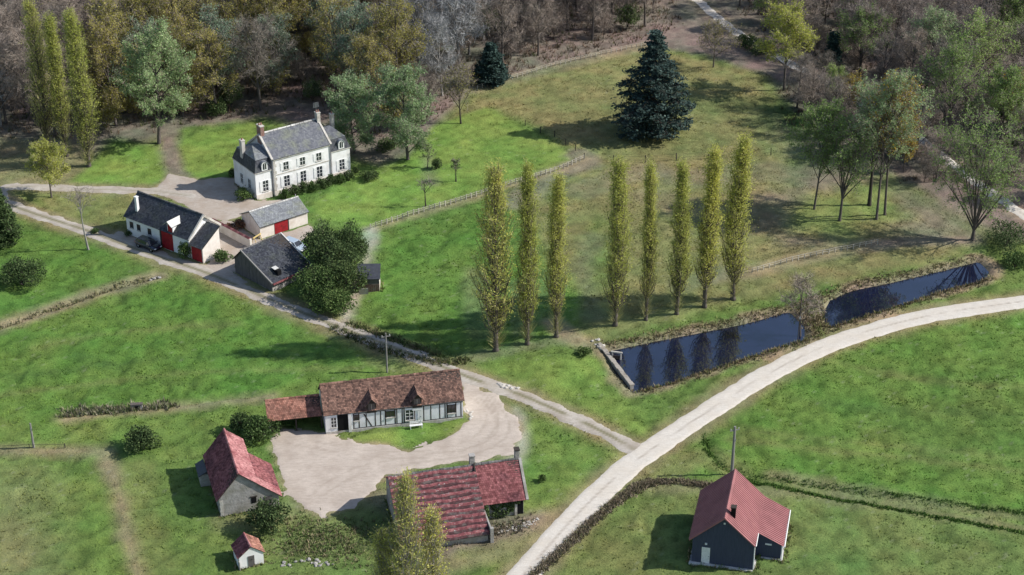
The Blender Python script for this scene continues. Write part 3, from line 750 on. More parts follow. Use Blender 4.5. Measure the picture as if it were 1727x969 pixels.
def pavilion(x0, x1, d, ew, zt, zr, seed, side):
    """one-storey wing under a mansard: steep slates, then a low hipped cap"""
    MB().box(x0, x1, .06, d, -.25, ew).build('wing_wall', M_WHITEWASH, manor)
    MB().box(x0-.12, x1+(.12 if side > 0 else 0), -.07, d+.1, ew, ew+.16).build('wing_cornice', M_PALESTONE, manor)
    e = ew+.16; i_ = .62
    bx0, bx1, by0, by1 = x0-.10, x1+(.10 if side > 0 else -.01), -.05, d+.08
    ix0, ix1, iy0, iy1 = bx0+(i_ if side < 0 else .0), bx1-(i_ if side > 0 else .0), by0+i_, by1-i_
    MB().add([(bx0,by0,e),(bx1,by0,e),(bx1,by1,e),(bx0,by1,e),(ix0,iy0,zt),(ix1,iy0,zt),(ix1,iy1,zt),(ix0,iy1,zt)],
             [(3,2,1,0),(4,5,6,7),(0,1,5,4),(1,2,6,5),(2,3,7,6),(3,0,4,7)]).build('mansard', M_LEAD, manor)
    par = manor.children[-1]
    m = MB(); r_ = random.Random(seed)
    tile_field(m, (bx0,by0,e), (bx1,by0,e), (ix1,iy0,zt), (ix0,iy0,zt), .27, .24, .02, .008, r_)
    if side < 0: tile_field(m, (bx0,by1,e), (bx0,by0,e), (ix0,iy0,zt), (ix0,iy1,zt), .27, .24, .02, .008, r_)
    else: tile_field(m, (bx1,by0,e), (bx1,by1,e), (ix1,iy1,zt), (ix1,iy0,zt), .27, .24, .02, .008, r_)
    tile_field(m, (bx1,by1,e), (bx0,by1,e), (ix0,iy1,zt), (ix1,iy1,zt), .27, .24, .02, .008, r_)
    tag(m.build('mansard_slates', M_SLATE, par), kind='stuff')
    rm = (iy0+iy1)/2; rxa, rxb = (ix0+1.1, ix1) if side < 0 else (ix0, ix1-1.1)
    cap = MB(); z_ = zt+.01
    ra, rb = (rxa, rm, zr), (rxb, rm, zr)
    cap.add([(ix0-.08,iy0-.08,z_),(ix1+.08,iy0-.08,z_),(ix1+.08,iy1+.08,z_),(ix0-.08,iy1+.08,z_),ra,rb], [(0,1,5,4),(1,2,5),(2,3,4,5),(3,0,4),(3,2,1,0)])
    co = cap.build('hipped_cap', M_LEAD, manor)
    m = MB()
    tile_field(m, (ix0-.08,iy0-.08,z_), (ix1+.08,iy0-.08,z_), rb, ra, .27, .24, .02, .008, r_)
    tile_field(m, (ix1+.08,iy1+.08,z_), (ix0-.08,iy1+.08,z_), ra, rb, .27, .24, .02, .008, r_)
    if side < 0: tile_field(m, (ix0-.08,iy1+.08,z_), (ix0-.08,iy0-.08,z_), ra, ra, .27, .24, .02, .008, r_)
    else: tile_field(m, (ix1+.08,iy0-.08,z_), (ix1+.08,iy1+.08,z_), rb, rb, .27, .24, .02, .008, r_)
    tag(m.build('cap_slates', M_SLATE_PALE if side < 0 else M_SLATE_MANOR, co), kind='stuff')
    # arched dormer
    cx = (x0+x1)/2 + (.25 if side < 0 else .1); zb = e+.12
    prof = [(-.5,0)] + [(-.5*math.cos(a), .95+.5*math.sin(a)) for a in np.linspace(0, math.pi, 9)] + [(.5,0)]
    dm = MB().prism([(cx+p, zb+q) for p, q in prof], by0-.02, by0+.95).build('dormer', M_WHITE, manor)
    prof2 = [(-.3,.18)] + [(-.3*math.cos(a), .95+.3*math.sin(a)) for a in np.linspace(0, math.pi, 9)] + [(.3,.18)]
    MB().prism([(cx+p, zb+q) for p, q in prof2], by0-.045, by0).build('dormer_pane', M_GLASS, dm)
    MB().box(cx-.025, cx+.025, by0-.07, by0-.046, zb+.2, zb+1.2).build('glazing_bar', M_WHITE, dm)
    prof3 = [(-.62*math.cos(a), .93+.62*math.sin(a)) for a in np.linspace(0, math.pi, 9)] + [(.5*math.cos(a), .95+.5*math.sin(a)) for a in np.linspace(0, math.pi, 9)]
    MB().prism([(cx+p, zb+q+.003) for p, q in prof3], by0-.10, by0+.9).build('dormer_hood', M_LEAD, dm)
    window(manor, cx, 1.1, .9, 1.7, .06, M_WHITE, bars=2)
    MB().box(x0+(.0 if side < 0 else .01), x1-.01, .0, .06, -.2, .75).build('wing_plinth', M_CREAM, manor)
pavilion(0.0, LW-.34, 7.2, 4.25, 6.25, 7.3, 11, -1)
pavilion(RW+.34, Lm, 6.2, 4.4, 6.35, 7.5, 12, 1)
for yy in (-2.1, -4.6): window(manor, yy, 1.2, .8, 1.5, 0.0, M_WHITE, bars=1, face='left')
chimney(manor, .45, 4.6, 5.0, 8.1, .55, .8, M_PALESTONE, pots=1)
chimney(manor, Lm-.5, 4.4, 6.0, 8.7, .5, .6, M_PALESTONE, pots=1)
MB().tube([(RW+.02,-.10,6.0),(RW+.02,-.10,0)], [.06,.06], 6).build('downpipe', M_LEAD, manor)
MB().tube([(LW-.2,-.10,6.0),(LW-.2,-.10,0)], [.06,.06], 6).build('downpipe', M_LEAD, manor)

# ------------------------------------------------------------------ long coach barn with the red doors
A_, rz, Lb = frame_of((215.5,394.4), (321,434.5))
barn = empty('coach_barn', A_, rz, 'long whitewashed barn with black slate roof, tall white chimney and red doors', 'barn')
D = 6.0; E, RG = 3.1, 5.65
gable_wall(barn, 0, Lb, 0, D, D/2, E, RG, E, M_WHITEWASH)
s_ = (RG-E)/(D/2); o_ = .3; lf = .11
roof_slope(barn, (-.25,-o_,E-o_*s_+lf), (Lb+.12,-o_,E-o_*s_+lf), (Lb+.12,D/2,RG+lf), (-.25,D/2,RG+lf), M_SLATE, M_TIMBER, .28, .25, .022, .01, 21)
roof_slope(barn, (Lb+.12,D+o_,E-o_*s_+lf), (-.25,D+o_,E-o_*s_+lf), (-.25,D/2,RG+lf), (Lb+.12,D/2,RG+lf), M_SLATE, M_TIMBER, .28, .25, .022, .01, 22)
ridge_line(barn, (-.25,D/2,RG+lf+.04), (Lb+.12,D/2,RG+lf+.04), M_RIDGE_DARK, .42, .12, 23)
for yy0, yy1 in ((-.3, D/2), (D/2, D+.3)):
    za, zb = (E-.3*s_+lf if yy0 < 0 else RG+lf), (RG+lf if yy0 < 0 else E-.3*s_+lf)
    MB().slab((Lb+.12,yy0,za+.09), (Lb+.38,yy0,za+.09), (Lb+.38,yy1,zb+.09), (Lb+.12,yy1,zb+.09), .3).build('gable_coping', M_PALESTONE, barn)
for k, fx in enumerate((.085, .20, .375)): window(barn, Lb*fx, 1.35, .55, .9, 0, None, bars=1, frame=M_TIMBER)
plank_door(barn, Lb*.57, Lb*.745, 3.05, 0, M_RED, planks=7)
MB().box(Lb*.545, Lb*.568, -.08, 0, 0, 3.0).build('door_jamb', M_TIMBER, barn)
chimney(barn, Lb*.125, .95, 3.4, 6.1, .42, .42, M_WHITEWASH, M_WHITE, 0)
# loft dormer over the red doors
lx = Lb*.72
dm = MB().box(lx-.55, lx+.55, -.05, 1.6, 3.0, 4.35).build('loft_dormer', M_WHITEWASH, barn)
plank_door(barn, lx-.42, lx+.42, 4.2, -.05, M_RED, planks=4, z0=3.1, name='loft_door').parent = dm
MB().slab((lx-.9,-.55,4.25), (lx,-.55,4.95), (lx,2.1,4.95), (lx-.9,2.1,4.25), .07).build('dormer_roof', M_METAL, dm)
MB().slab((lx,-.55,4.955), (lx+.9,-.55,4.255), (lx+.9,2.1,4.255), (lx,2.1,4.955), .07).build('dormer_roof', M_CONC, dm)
MB().prism([(lx-.55,4.35),(lx+.55,4.35),(lx,4.85)], -.05, .3).build('dormer_gable', M_WHITE, dm)
# lean-to on the gable end
ax0, ax1 = Lb+.62, Lb+2.75; ay0, ay1 = -.1, 3.4
MB().prism([(ay0,-.2),(ay1,-.2),(ay1,4.35),(ay0,2.45)], ax0-.25, ax1, axis='x').build('lean_to_wall', M_CREAM, barn)
roof_slope(barn, (ax0-.3,ay0-.3,2.36), (ax1+.18,ay0-.3,2.36), (ax1+.18,ay1+.1,4.58), (ax0-.3,ay1+.1,4.58), M_SLATE, M_TIMBER, .28, .25, .022, .01, 24, name='lean_to_roof')
plank_door(barn, ax0-.05, ax1-.2, 2.3, ay0, M_RED, planks=6)
# yard wall with tiled coping running off the barn
yw = empty('yard_wall', G(360,384), 0, 'low cream yard wall with red tile coping beside the slate-roofed barn', 'wall')
p, q = G(360,384), G(424,418); dv = q-p; yw.rotation_euler.z = math.atan2(dv.y, dv.x); lw = dv.length
MB().box(0, lw, -.18, .18, -.2, 1.45).build('wall_body', M_CREAM, yw)
for k in range(int(lw/.5)):
    MB().prism([(-.28,1.452),(.28,1.452),(0,1.68)], k*.5+.01, k*.5+.48, axis='x').build('coping_tile', M_TILE_RED if k % 3 else M_TILE_PINK, yw)

# ------------------------------------------------------------------ grey-roofed garage
A_, rz, Lg = frame_of((439.5,402.7), (519.4,376.7))
gar = empty('garage', A_, rz, 'small cream outbuilding with pale grey slate roof and one bright red double door', 'garage')
D = 5.2; E, RG = 2.05, 3.35
gable_wall(gar, 0, Lg, 0, D, D/2, E, RG, E, M_CREAM)
s_ = (RG-E)/(D/2); o_ = .3
roof_slope(gar, (-.15,-o_,E-o_*s_+lf), (Lg+.15,-o_,E-o_*s_+lf), (Lg+.15,D/2,RG+lf), (-.15,D/2,RG+lf), M_SLATE_PALE, M_TIMBER, .3, .27, .02, .01, 31)
roof_slope(gar, (Lg+.15,D+o_,E-o_*s_+lf), (-.15,D+o_,E-o_*s_+lf), (-.15,D/2,RG+lf), (Lg+.15,D/2,RG+lf), M_SLATE_PALE, M_TIMBER, .3, .27, .02, .01, 32)
ridge_line(gar, (-.15,D/2,RG+lf+.04), (Lg+.15,D/2,RG+lf+.04), M_RIDGE, .45, .10, 33)
plank_door(gar, Lg*.30, Lg*.575, 2.0, 0, M_RED, planks=9)
MB().box(Lg*.578, Lg*.60, -.06, 0, 0, 2.0).build('door_jamb', M_TIMBER, gar)
MB().tube([(Lg-.3,D/2,RG+.1),(Lg-.3,D/2,RG+.6)], [.06,.05], 6).build('finial', M_RIDGE, gar)

# ------------------------------------------------------------------ old dark barn with boarded gable
A_, rz, Lo = frame_of((397.7,459.4), (460,491))
old = empty('boarded_barn', A_, rz, 'dark weathered barn with boarded grey gable and sagging black slate catslide roof', 'barn')
apx, er, el, eR = Lo*.24, 4.25, 2.5, 1.55; DL = 6.7
MB().prism([(0,-.2),(Lo,-.2),(Lo,eR-.12),(apx,er-.12),(0,el-.12)], 0.02, DL).build('wall', M_STONE, old)
nb = 30
for k in range(nb):
    xa, xb = Lo*k/nb+.006, Lo*(k+1)/nb-.006; xm = (xa+xb)/2
    f_ = lambda x: (el+(er-el)*x/apx if x < apx else er+(eR-er)*(x-apx)/(Lo-apx)) - .13
    pts = [(xa, .05), (xb, .05), (xb, f_(xb)), (xa, f_(xa))]
    MB().prism(pts, -.03-.012*(k % 3), .015).build('gable_board', M_BOARD_DARK, old)
roof_slope(old, (Lo+.45,-.25,eR-.2+lf), (Lo+.45,DL+.2,eR-.2+lf), (apx,DL+.2,er+lf), (apx,-.25,er+lf), M_SLATE, M_TIMBER, .28, .26, .03, .015, 41, wave=.03)
roof_slope(old, (-.3,DL+.2,el-.45+lf), (-.3,-.25,el-.45+lf), (apx,-.25,er+lf), (apx,DL+.2,er+lf), M_SLATE, M_TIMBER, .28, .26, .03, .015, 42)
ridge_line(old, (apx,-.25,er+lf+.04), (apx,DL+.2,er+lf+.04), M_RIDGE_DARK, .42, .11, 43)
MB().slab((Lo+.47,-.42,eR-.1+lf), (Lo+.47,-.25,eR-.1+lf), (apx,-.25,er+.12+lf), (apx,-.42,er+.12+lf), .2).build('verge_board', M_POLE, old)
MB().slab((Lo+.47,DL+.2,eR-.1+lf), (Lo+.47,DL+.36,eR-.1+lf), (apx,DL+.36,er+.12+lf), (apx,DL+.2,er+.12+lf), .2).build('verge_board', M_CONC, old)
for k in range(15): MB().box(Lo+.35, Lo+.62, -.2+k*.46, -.2+k*.46+.43, eR-.32, eR-.12).build('eave_tile', M_TILE_RED, old)
cd = MB().box(Lo*.83, Lo*.97, 1.3, 1.95, 1.75, 2.55).build('roof_hatch', M_DARK, old)
MB().slab((Lo*.81,1.25,2.72), (Lo*.90,1.25,2.62), (Lo*.90,2.0,2.62), (Lo*.81,2.0,2.72), .06).build('hatch_lid', M_CONC, cd)

# ------------------------------------------------------------------ little shed by the footpath
A_, rz, Ls = frame_of((605,491.5), (640.5,491))
shed = empty('garden_shed', A_, rz, 'tiny brick shed with dark single-pitch roof beside the clipped evergreens', 'shed')
MB().prism([(0,-.2),(2.5,-.2),(2.5,2.75),(0,2.0)], 0, Ls, axis='x').build('wall', M_CREAM, shed)
MB().slab((-.15,-.25,2.06), (Ls+.12,-.25,2.06), (Ls+.12,2.7,2.95), (-.15,2.7,2.95), .09).build('roof', M_SLATE, shed)
for k in range(10): MB().box(-.0+k*Ls/10+.01, (k+1)*Ls/10-.01, -.04-.01*(k % 2), 0, .0, 1.15).build('wall_board', M_BRICK, shed)
MB().box(.05, Ls-.05, -.03, 0, 1.2, 1.92).build('front_panel', M_BOARD_DARK, shed)
MB().box(.05, 1.35, -.75, -.7, .0, .9).build('leaning_board', M_PALESTONE, shed)

# ------------------------------------------------------------------ half-timbered longhouse
A_, rz, Lt = frame_of((550,732), (781,705.7))
tim = empty('timbered_house', A_, rz, 'long half-timbered house with brown tiled roof and two gabled dormers', 'house')
D = 6.0; E, RG = 2.75, 5.15
gable_wall(tim, 0, Lt, 0, D, D/2, E, RG, E, M_PLASTER_BLUE)
s_ = (RG-E)/(D/2); o_ = .18
roof_slope(tim, (-.2,-o_,E-o_*s_+lf), (Lt+.2,-o_,E-o_*s_+lf), (Lt+.2,D/2,RG+lf), (-.2,D/2,RG+lf), M_TILE_BROWN, M_TIMBER, .22, .22, .04, .022, 51, wave=.02)
roof_slope(tim, (Lt+.2,D+o_,E-o_*s_+lf), (-.2,D+o_,E-o_*s_+lf), (-.2,D/2,RG+lf), (Lt+.2,D/2,RG+lf), M_TILE_BROWN, M_TIMBER, .22, .22, .04, .022, 52, wave=.02)
ridge_line(tim, (-.2,D/2,RG+lf+.05), (Lt+.2,D/2,RG+lf+.05), M_TILE_BROWN, .36, .13, 53)
MB().box(.02, Lt-.02, -.05, 0, -.2, .28).build('plinth', M_PALESTONE, tim)
MB().box(3.3, Lt-.02, -.015, 0, 2.40, 2.52).build('wall_plate', M_TIMBER, tim)
MB().box(3.3, Lt-.02, -.015, 0, .32, .42).build('sill_beam', M_TIMBER, tim)
holes = [(7.3, 8.5), (9.6, 10.9), (14.9, 16.0)]
x_ = 3.35; k = 0
while x_ < Lt-.2:
    if not any(a-.1 < x_ < b+.05 for a, b in holes):
        MB().box(x_, x_+.13, -.014, 0, .432, 2.398).build('timber_post', M_TIMBER, tim)
    x_ += .66 + .22*(k % 3); k += 1
for xa, xb in ((4.6,5.5),):
    MB().add([(xa,-.018,2.3),(xa+.15,-.018,2.3),(xb+.15,-.018,.45),(xb,-.018,.45),(xa,0,2.3),(xa+.17,0,2.3),(xb+.17,0,.45),(xb,0,.45)], [(3,2,1,0),(4,5,6,7),(0,1,5,4),(1,2,6,5),(2,3,7,6),(3,0,4,7)]).build('brace', M_TIMBER, tim)
for a, b in holes:
    for xx in (a-.08, b-.09): MB().box(xx, xx+.14, -.016, 0, .432, 2.398).build('timber_post', M_TIMBER, tim)
window(tim, 7.9, 1.45, .95, .8, 0, None, bars=1, frame=M_TIMBER)
window(tim, 10.25, .75, .95, 1.4, 0, None, bars=2)
window(tim, 15.45, 1.05, .85, 1.1, 0, None, bars=1, frame=M_TIMBER)
plank_door(tim, 11.25, 11.85, 2.35, 0, M_WHITE, planks=3)
# deep doorway at the left end
MB().box(1.45, 2.75, -.02, .02, .0, 2.55).build('doorway', M_DARK, tim)
MB().box(2.78, 3.12, -.14, 0, 0, 2.6).build('door_pillar', M_WHITEWASH, tim)
MB().box(.0, .55, -.07, 0, .29, 2.65).build('corner_pier', M_WHITEWASH, tim)
window(tim, 1.0, .9, .6, 1.35, 0, None, bars=2)
window(tim, 3.75, 1.5, .5, .75, 0, None, bars=1, frame=M_TIMBER)
def timber_dormer(cx, i):
    zb, w, zt, zr = 2.35, 1.15, 3.75, 4.5
    dm = MB().box(cx-w/2, cx+w/2, -.06, 1.7, zb, zt).build('dormer', M_TIMBER, tim)
    MB().prism([(cx-w/2,zt+.002),(cx+w/2,zt+.002),(cx,zr-.08)], -.055, .4).build('dormer_gable', M_TIMBER, dm)
    MB().box(cx-.40, cx+.40, -.085, -.06, zb+.3, zt-.08).build('dormer_pane', M_GLASS, dm)
    MB().box(cx-.02, cx+.02, -.10, -.086, zb+.3, zt-.1).build('glazing_bar', M_PALESTONE, dm)
    for sx in (-1, 1):
        ee, rr = cx+sx*(w/2+.28), cx
        a, b, c, d = (ee,-.45,zt-.28), (ee,1.6,zt-.28), (rr,2.3,zr), (rr,-.45,zr)
        if sx > 0: roof_slope(dm, a, b, c, d, M_TILE_BROWN, M_TIMBER, .22, .2, .035, .02, 60+i, .06, 'dormer_roof')
        else: roof_slope(dm, b, a, d, c, M_TILE_BROWN, M_TIMBER, .22, .2, .035, .02, 62+i, .06, 'dormer_roof')
timber_dormer(Lt*.335, 0); timber_dormer(Lt*.665, 1)
MB().box(Lt*.665-.6, Lt*.665+.6, -.08, 0, 2.0, 2.33).build('dormer_corbel', M_WHITEWASH, tim)
# open cart shed on the left end, set back
cx0, cx1, cy0 = -6.6, -.03, 1.5
for k, xx in enumerate((cx0+.25, cx0+3.2, cx1-.3)): MB().box(xx-.09, xx+.09, cy0, cy0+.18, -.1, 1.9-.0).build('shed_post', M_TIMBER, tim)
MB().box(cx0, cx1-.05, 4.3, 4.5, -.1, 2.7).build('shed_back_wall', M_STONE, tim)
MB().box(cx0, cx0+.18, cy0+.3, 4.29, -.1, 2.0).build('shed_side_wall', M_STONE, tim)
MB().box(cx0-.15, cx1-.05, cy0+.0, cy0+.16, 1.90, 2.06).build('shed_beam', M_TIMBER, tim)
roof_slope(tim, (cx0-.25,cy0-.35,1.98), (cx1-.22,cy0-.35,1.98), (cx1-.22,D/2+.2,3.72), (cx0-.25,D/2+.2,3.72), M_TILE_ORANGE, M_TIMBER, .24, .24, .04, .022, 55, name='shed_roof', wave=.03)
roof_slope(tim, (cx1-.22,4.9,2.75), (cx0-.25,4.9,2.75), (cx0-.25,D/2+.2,3.72), (cx1-.22,D/2+.2,3.72), M_TILE_ORANGE, M_TIMBER, .24, .24, .04, .022, 56, name='shed_roof')
ridge_line(tim, (cx0-.25,D/2+.2,3.77), (cx1-.22,D/2+.2,3.77), M_TILE_ORANGE, .36, .12, 57)

# ------------------------------------------------------------------ pink and crimson catslide barn (left foreground)
A_ = G(372.5,872); gd = (G(446,853)-A_); rz = R(17.5)
cr = empty('catslide_barn', A_, rz, 'red-tiled stone barn with pink catslide roof and grey gable at the yard edge', 'barn')
W = 6.7; ap, er, el, eR = 2.35, 5.4, 2.65, 1.75; DL = 9.2
_zq = er-(4.4-ap)*(er-eR)/(W-ap)
MB().prism([(0,-.25),(4.4,-.25),(4.4,_zq-.12),(ap,er-.12),(0,el-.12)], 0, DL).build('wall', M_STONE, cr)
MB().prism([(4.402,-.25),(W,-.25),(W,eR-.17),(4.402,_zq-.17)], 0, 6.5).build('aisle_wall', M_STONE, cr)
sl = (er-el)/ap
roof_slope(cr, (-.35,DL+.25,el-.35*sl+lf), (-.35,-.2,el-.35*sl+lf), (ap,-.2,er+lf), (ap,DL+.25,er+lf), M_TILE_RED, M_TIMBER, .25, .25, .04, .02, 71, wave=.03)  # darker red than the right slope, with some shade in the colour
sr = (er-eR)/(W-ap)
xm = ap + (W-ap)*.48; zm = er-(xm-ap)*sr
roof_slope(cr, (xm,-.2,zm+lf), (xm,DL+.25,zm+lf), (ap,DL+.25,er+lf), (ap,-.2,er+lf), M_TILE_PINK, M_TIMBER, .25, .25, .04, .02, 72, wave=.02, name='upper_roof_slope')  # sunlit side painted paler, besides the fading of the tiles
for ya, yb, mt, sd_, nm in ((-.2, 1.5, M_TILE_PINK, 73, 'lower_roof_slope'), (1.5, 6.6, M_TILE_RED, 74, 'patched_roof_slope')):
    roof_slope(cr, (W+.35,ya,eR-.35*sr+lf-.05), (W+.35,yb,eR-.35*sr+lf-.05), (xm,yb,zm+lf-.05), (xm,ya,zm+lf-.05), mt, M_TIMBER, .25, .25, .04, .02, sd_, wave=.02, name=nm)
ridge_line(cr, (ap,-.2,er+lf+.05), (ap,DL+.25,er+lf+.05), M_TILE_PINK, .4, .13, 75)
for k in range(16):        # irregular quoins and a small shuttered opening in the gable
    zq = .05+.31*(k//2); xa = (0.0 if k % 2 == 0 else W-.4)
    if zq+.28 < (2.3 if k % 2 == 0 else 1.3): MB().box(xa+(.0 if k % 4 < 2 else .05), xa+.38, -.04, 0, zq, zq+.28).build('quoin', M_PALESTONE, cr)
MB().box(3.55, 4.15, -.03, .02, 1.15, 1.95).build('gable_opening', M_DARK, cr)
MB().box(3.45, 4.25, -.06, 0, 1.955, 2.1).build('lintel', M_TIMBER, cr)
plank_door(cr, 5.0, 5.9, 1.75, 0, M_BOARD_DARK, planks=4)
MB().box(-1.2, -.02, DL-2.6, DL-.2, -.2, 1.6).build('side_store', M_STONE, cr)
MB().slab((-1.4,DL,1.55), (-1.4,DL-2.8,1.55), (-.38,DL-2.8,2.1), (-.38,DL,2.1), .08).build('side_store_roof', M_SLATE, cr)

# ------------------------------------------------------------------ tiny gabled shed at the bottom left
A_, rz, W = frame_of((405,960.7), (445.4,950.6))
ts = empty('well_shed', A_, rz, 'tiny whitewashed shed with mottled red tile roof below the round bush', 'shed')
el, er, DL = 1.65, 2.7, 2.55
MB().prism([(0,-.2),(W,-.2),(W,el-.08),(W/2,er-.08),(0,el-.08)], 0, DL).build('wall', M_WHITEWASH, ts)
sl = (er-el)/(W/2)
roof_slope(ts, (-.2,DL+.1,el-.2*sl+.06), (-.2,-.1,el-.2*sl+.06), (W/2,-.1,er+.06), (W/2,DL+.1,er+.06), M_TILE_RED, M_TIMBER, .24, .24, .04, .025, 81, .07)
roof_slope(ts, (W+.2,-.1,el-.2*sl+.06), (W+.2,DL+.1,el-.2*sl+.06), (W/2,DL+.1,er+.06), (W/2,-.1,er+.06), M_TILE_ORANGE, M_TIMBER, .24, .24, .04, .025, 82, .07)
ridge_line(ts, (W/2,-.1,er+.1), (W/2,DL+.1,er+.1), M_TILE_PINK, .4, .1, 83)
plank_door(ts, W*.35, W*.62, 1.5, 0, M_BOARD_DARK, planks=4)
MB().box(-.1, -.02, -.35, .2, -.1, 1.2).build('buttress', M_STONE, ts)

# ------------------------------------------------------------------ ridged red barn in the middle foreground
Bk = G(656.7, 803.8, 5.0); Bq = G(798.5, 785, 5.0); Bk.z = Bq.z = 0
dv = Bq-Bk; rz = math.atan2(dv.y, dv.x); Lr = dv.length
rb_ = empty('ridged_barn', Bk, rz, 'old barn under wavy rows of red and white tiles with ivy at one end', 'barn')
er, ef, yf, yb, eb = 5.0, 1.25, -7.5, 2.6, 3.3
MB().prism([(yf,-.25),(yb,-.25),(yb,eb-.15),(0,er-.15),(yf,ef-.15)], 0, Lr, axis='x').build('wall', M_STONE, rb_)
sf = (er-ef)/(-yf)
deck = MB().slab((-.2,yf-.4,ef-.4*sf), (Lr+.1,yf-.4,ef-.4*sf), (Lr+.1,0,er), (-.2,0,er), .1).build('roof_deck', M_TIMBER, rb_)
def frow(j, n, seed):
    """one proud course of heavy tiles: a wavy rounded roll with broken edges"""
    r_ = random.Random(seed); m = MB()
    nu = 34; prof = [(0,.0),(.26,.15),(.46,.25),(.72,.19),(1.0,.0)]
    vs_ = []
    for i in range(nu+1):
        x = -.2 + (Lr+.3)*i/nu
        wob = .05*math.sin(x*1.3+seed)+.03*math.sin(x*3.1+seed*2)+r_.uniform(-.02,.02); hz = r_.uniform(.8,1.2)
        for (t, h) in prof:
            vv = (j+t)/n*1.0
            y = (yf-.4)*(1-vv) + wob; z = er + y*sf
            vs_.append((x, y, z + .03 + h*hz*.85))
    k = len(prof)
    fs_ = [(i*k+q, (i+1)*k+q, (i+1)*k+q+1, i*k+q+1) for i in range(nu) for q in range(k-1)]
    m.add(vs_, fs_)
    m.m = [1 if q % (k-1) == 0 or (q % (k-1) == 3) else 0 for q in range(len(fs_))]
    return m.build('tile_row', [M_ROWS, M_GAP], deck)
def rows_mat():
    m, nt, b = new_mat('lichened_tile_rows', .9, .1)
    f = noise_fac(nt, 2.2, 6, 'Object', .7)
    c = ramp(nt, f, [(.30, (.10,.04,.045)), (.5, (.22,.075,.08)), (.66, (.34,.16,.155))])
    f2 = noise_fac(nt, 3.6, 5)
    c = mixc(nt, ramp(nt, f2, [(.60, (0,0,0)), (.68, (.8,.8,.8))]), c, (.50,.47,.45))
    nt.links.new(c, b.inputs['Base Color']); bump(nt, b, f, .7, .05)
    return m
M_ROWS = rows_mat()
M_GAP = rough_mat('mossy_tile_gaps', (.05,.028,.030), (.13,.062,.064), 3.0, .95, .1, .5, .03, (.16,.14,.13), 1.4)
NR = 12
for j in range(NR): frow(j, NR, j+3)
MB().slab((Lr+.1,yb+.3,eb-.2), (-.2,yb+.3,eb-.2), (-.2,0,er), (Lr+.1,0,er), .1).build('back_roof', M_TILE_RED, rb_)
ridge_line(rb_, (-.2,0,er+.08), (Lr+.1,0,er+.08), M_RIDGE_DARK, .4, .16, 92)
# right-hand bay
x0, x1 = Lr+.12, Lr+5.0
MB().prism([(-3.4,-.25),(2.6,-.25),(2.6,3.2),(-.1,5.05),(-3.4,2.35)], x0+.02, x1, axis='x').build('bay_wall', M_STONE, rb_)
roof_slope(rb_, (x0-.0,-3.85,2.12), (x1+.2,-3.85,2.12), (x1+.2,-.1,5.22), (x0,-.1,5.22), M_TILE_RED, M_TIMBER, .26, .26, .04, .02, 93, name='bay_roof', wave=.02)
roof_slope(rb_, (x1+.2,2.9,3.1), (x0,2.9,3.1), (x0,-.1,5.22), (x1+.2,-.1,5.22), M_TILE_RED, M_TIMBER, .26, .26, .04, .02, 94, name='bay_roof')
ridge_line(rb_, (x0,-.1,5.28), (x1+.2,-.1,5.28), M_RIDGE_DARK, .4, .14, 95)
MB().slab((x1+.2,-3.9,2.2), (x1+.5,-3.9,2.2), (x1+.5,-.1,5.34), (x1+.2,-.1,5.34), .3).build('gable_coping', M_STONE, rb_)
MB().slab((x0-.16,-3.9,2.25), (x0-.01,-3.9,2.25), (x0-.01,-.1,5.42), (x0-.16,-.1,5.42), .4).build('party_wall', M_TIMBER, rb_)
chimney(rb_, Lr-.1, .35, 4.4, 6.15, .55, .55, M_STONE, M_STONE, 0)
chimney(rb_, x1+.1, .35, 4.4, 6.2, .5, .6, M_STONE, M_TIMBER, 0)
MB().box(x1-.75, x1-.05, -3.46, -3.4, 0, 2.1).build('doorway', M_DARK, rb_)
MB().box(x1-1.05, x1-.77, -3.6, -3.4, 0, 2.25).build('door_pillar', M_PALESTONE, rb_)
MB().box(x0+.02, x0+.2, -7.6, -3.42, -.1, 1.9).build('ruined_wall', M_STONE, rb_)
MB().box(x0+.03, x0+.4, -8.0, -7.62, -.1, 1.9).build('stone_pier', M_STONE, rb_)

# ------------------------------------------------------------------ dark blue barn with red sheet roof
A_, rz, W = frame_of((1166,947), (1269,961))
bl = empty('blue_barn', A_, rz, 'dark blue boarded barn with ribbed red metal roof and side annex', 'barn')
el, er, DL = 3.45, 6.5, 9.0; hw = W/2
MB().prism([(0,.1),(W,.1),(W,el-.1),(hw,er-.1),(0,el-.1)], 0.02, DL).build('wall', M_BOARD_BLUE, bl)
MB().box(-.25, W+.25, -.35, DL+.2, -.3, .1).build('concrete_plinth', M_CONC, bl)
nb = 26
for k in range(nb):
    xa, xb = W*k/nb+.004, W*(k+1)/nb-.004
    f_ = lambda x: er-.12-abs(x-hw)*(er-el)/hw
    MB().add([(xa,-.035,.12),(xb,-.035,.12),(xb,-.035,f_(xb)),(xa,-.035,f_(xa)),(xa,.02,.12),(xb,.02,.12),(xb,.02,f_(xb)),(xa,.02,f_(xa))], [(0,1,2,3),(0,4,5,1),(1,5,6,2),(2,6,7,3),(3,7,4,0)]).build('wall_board', M_BOARD_BLUE, bl)
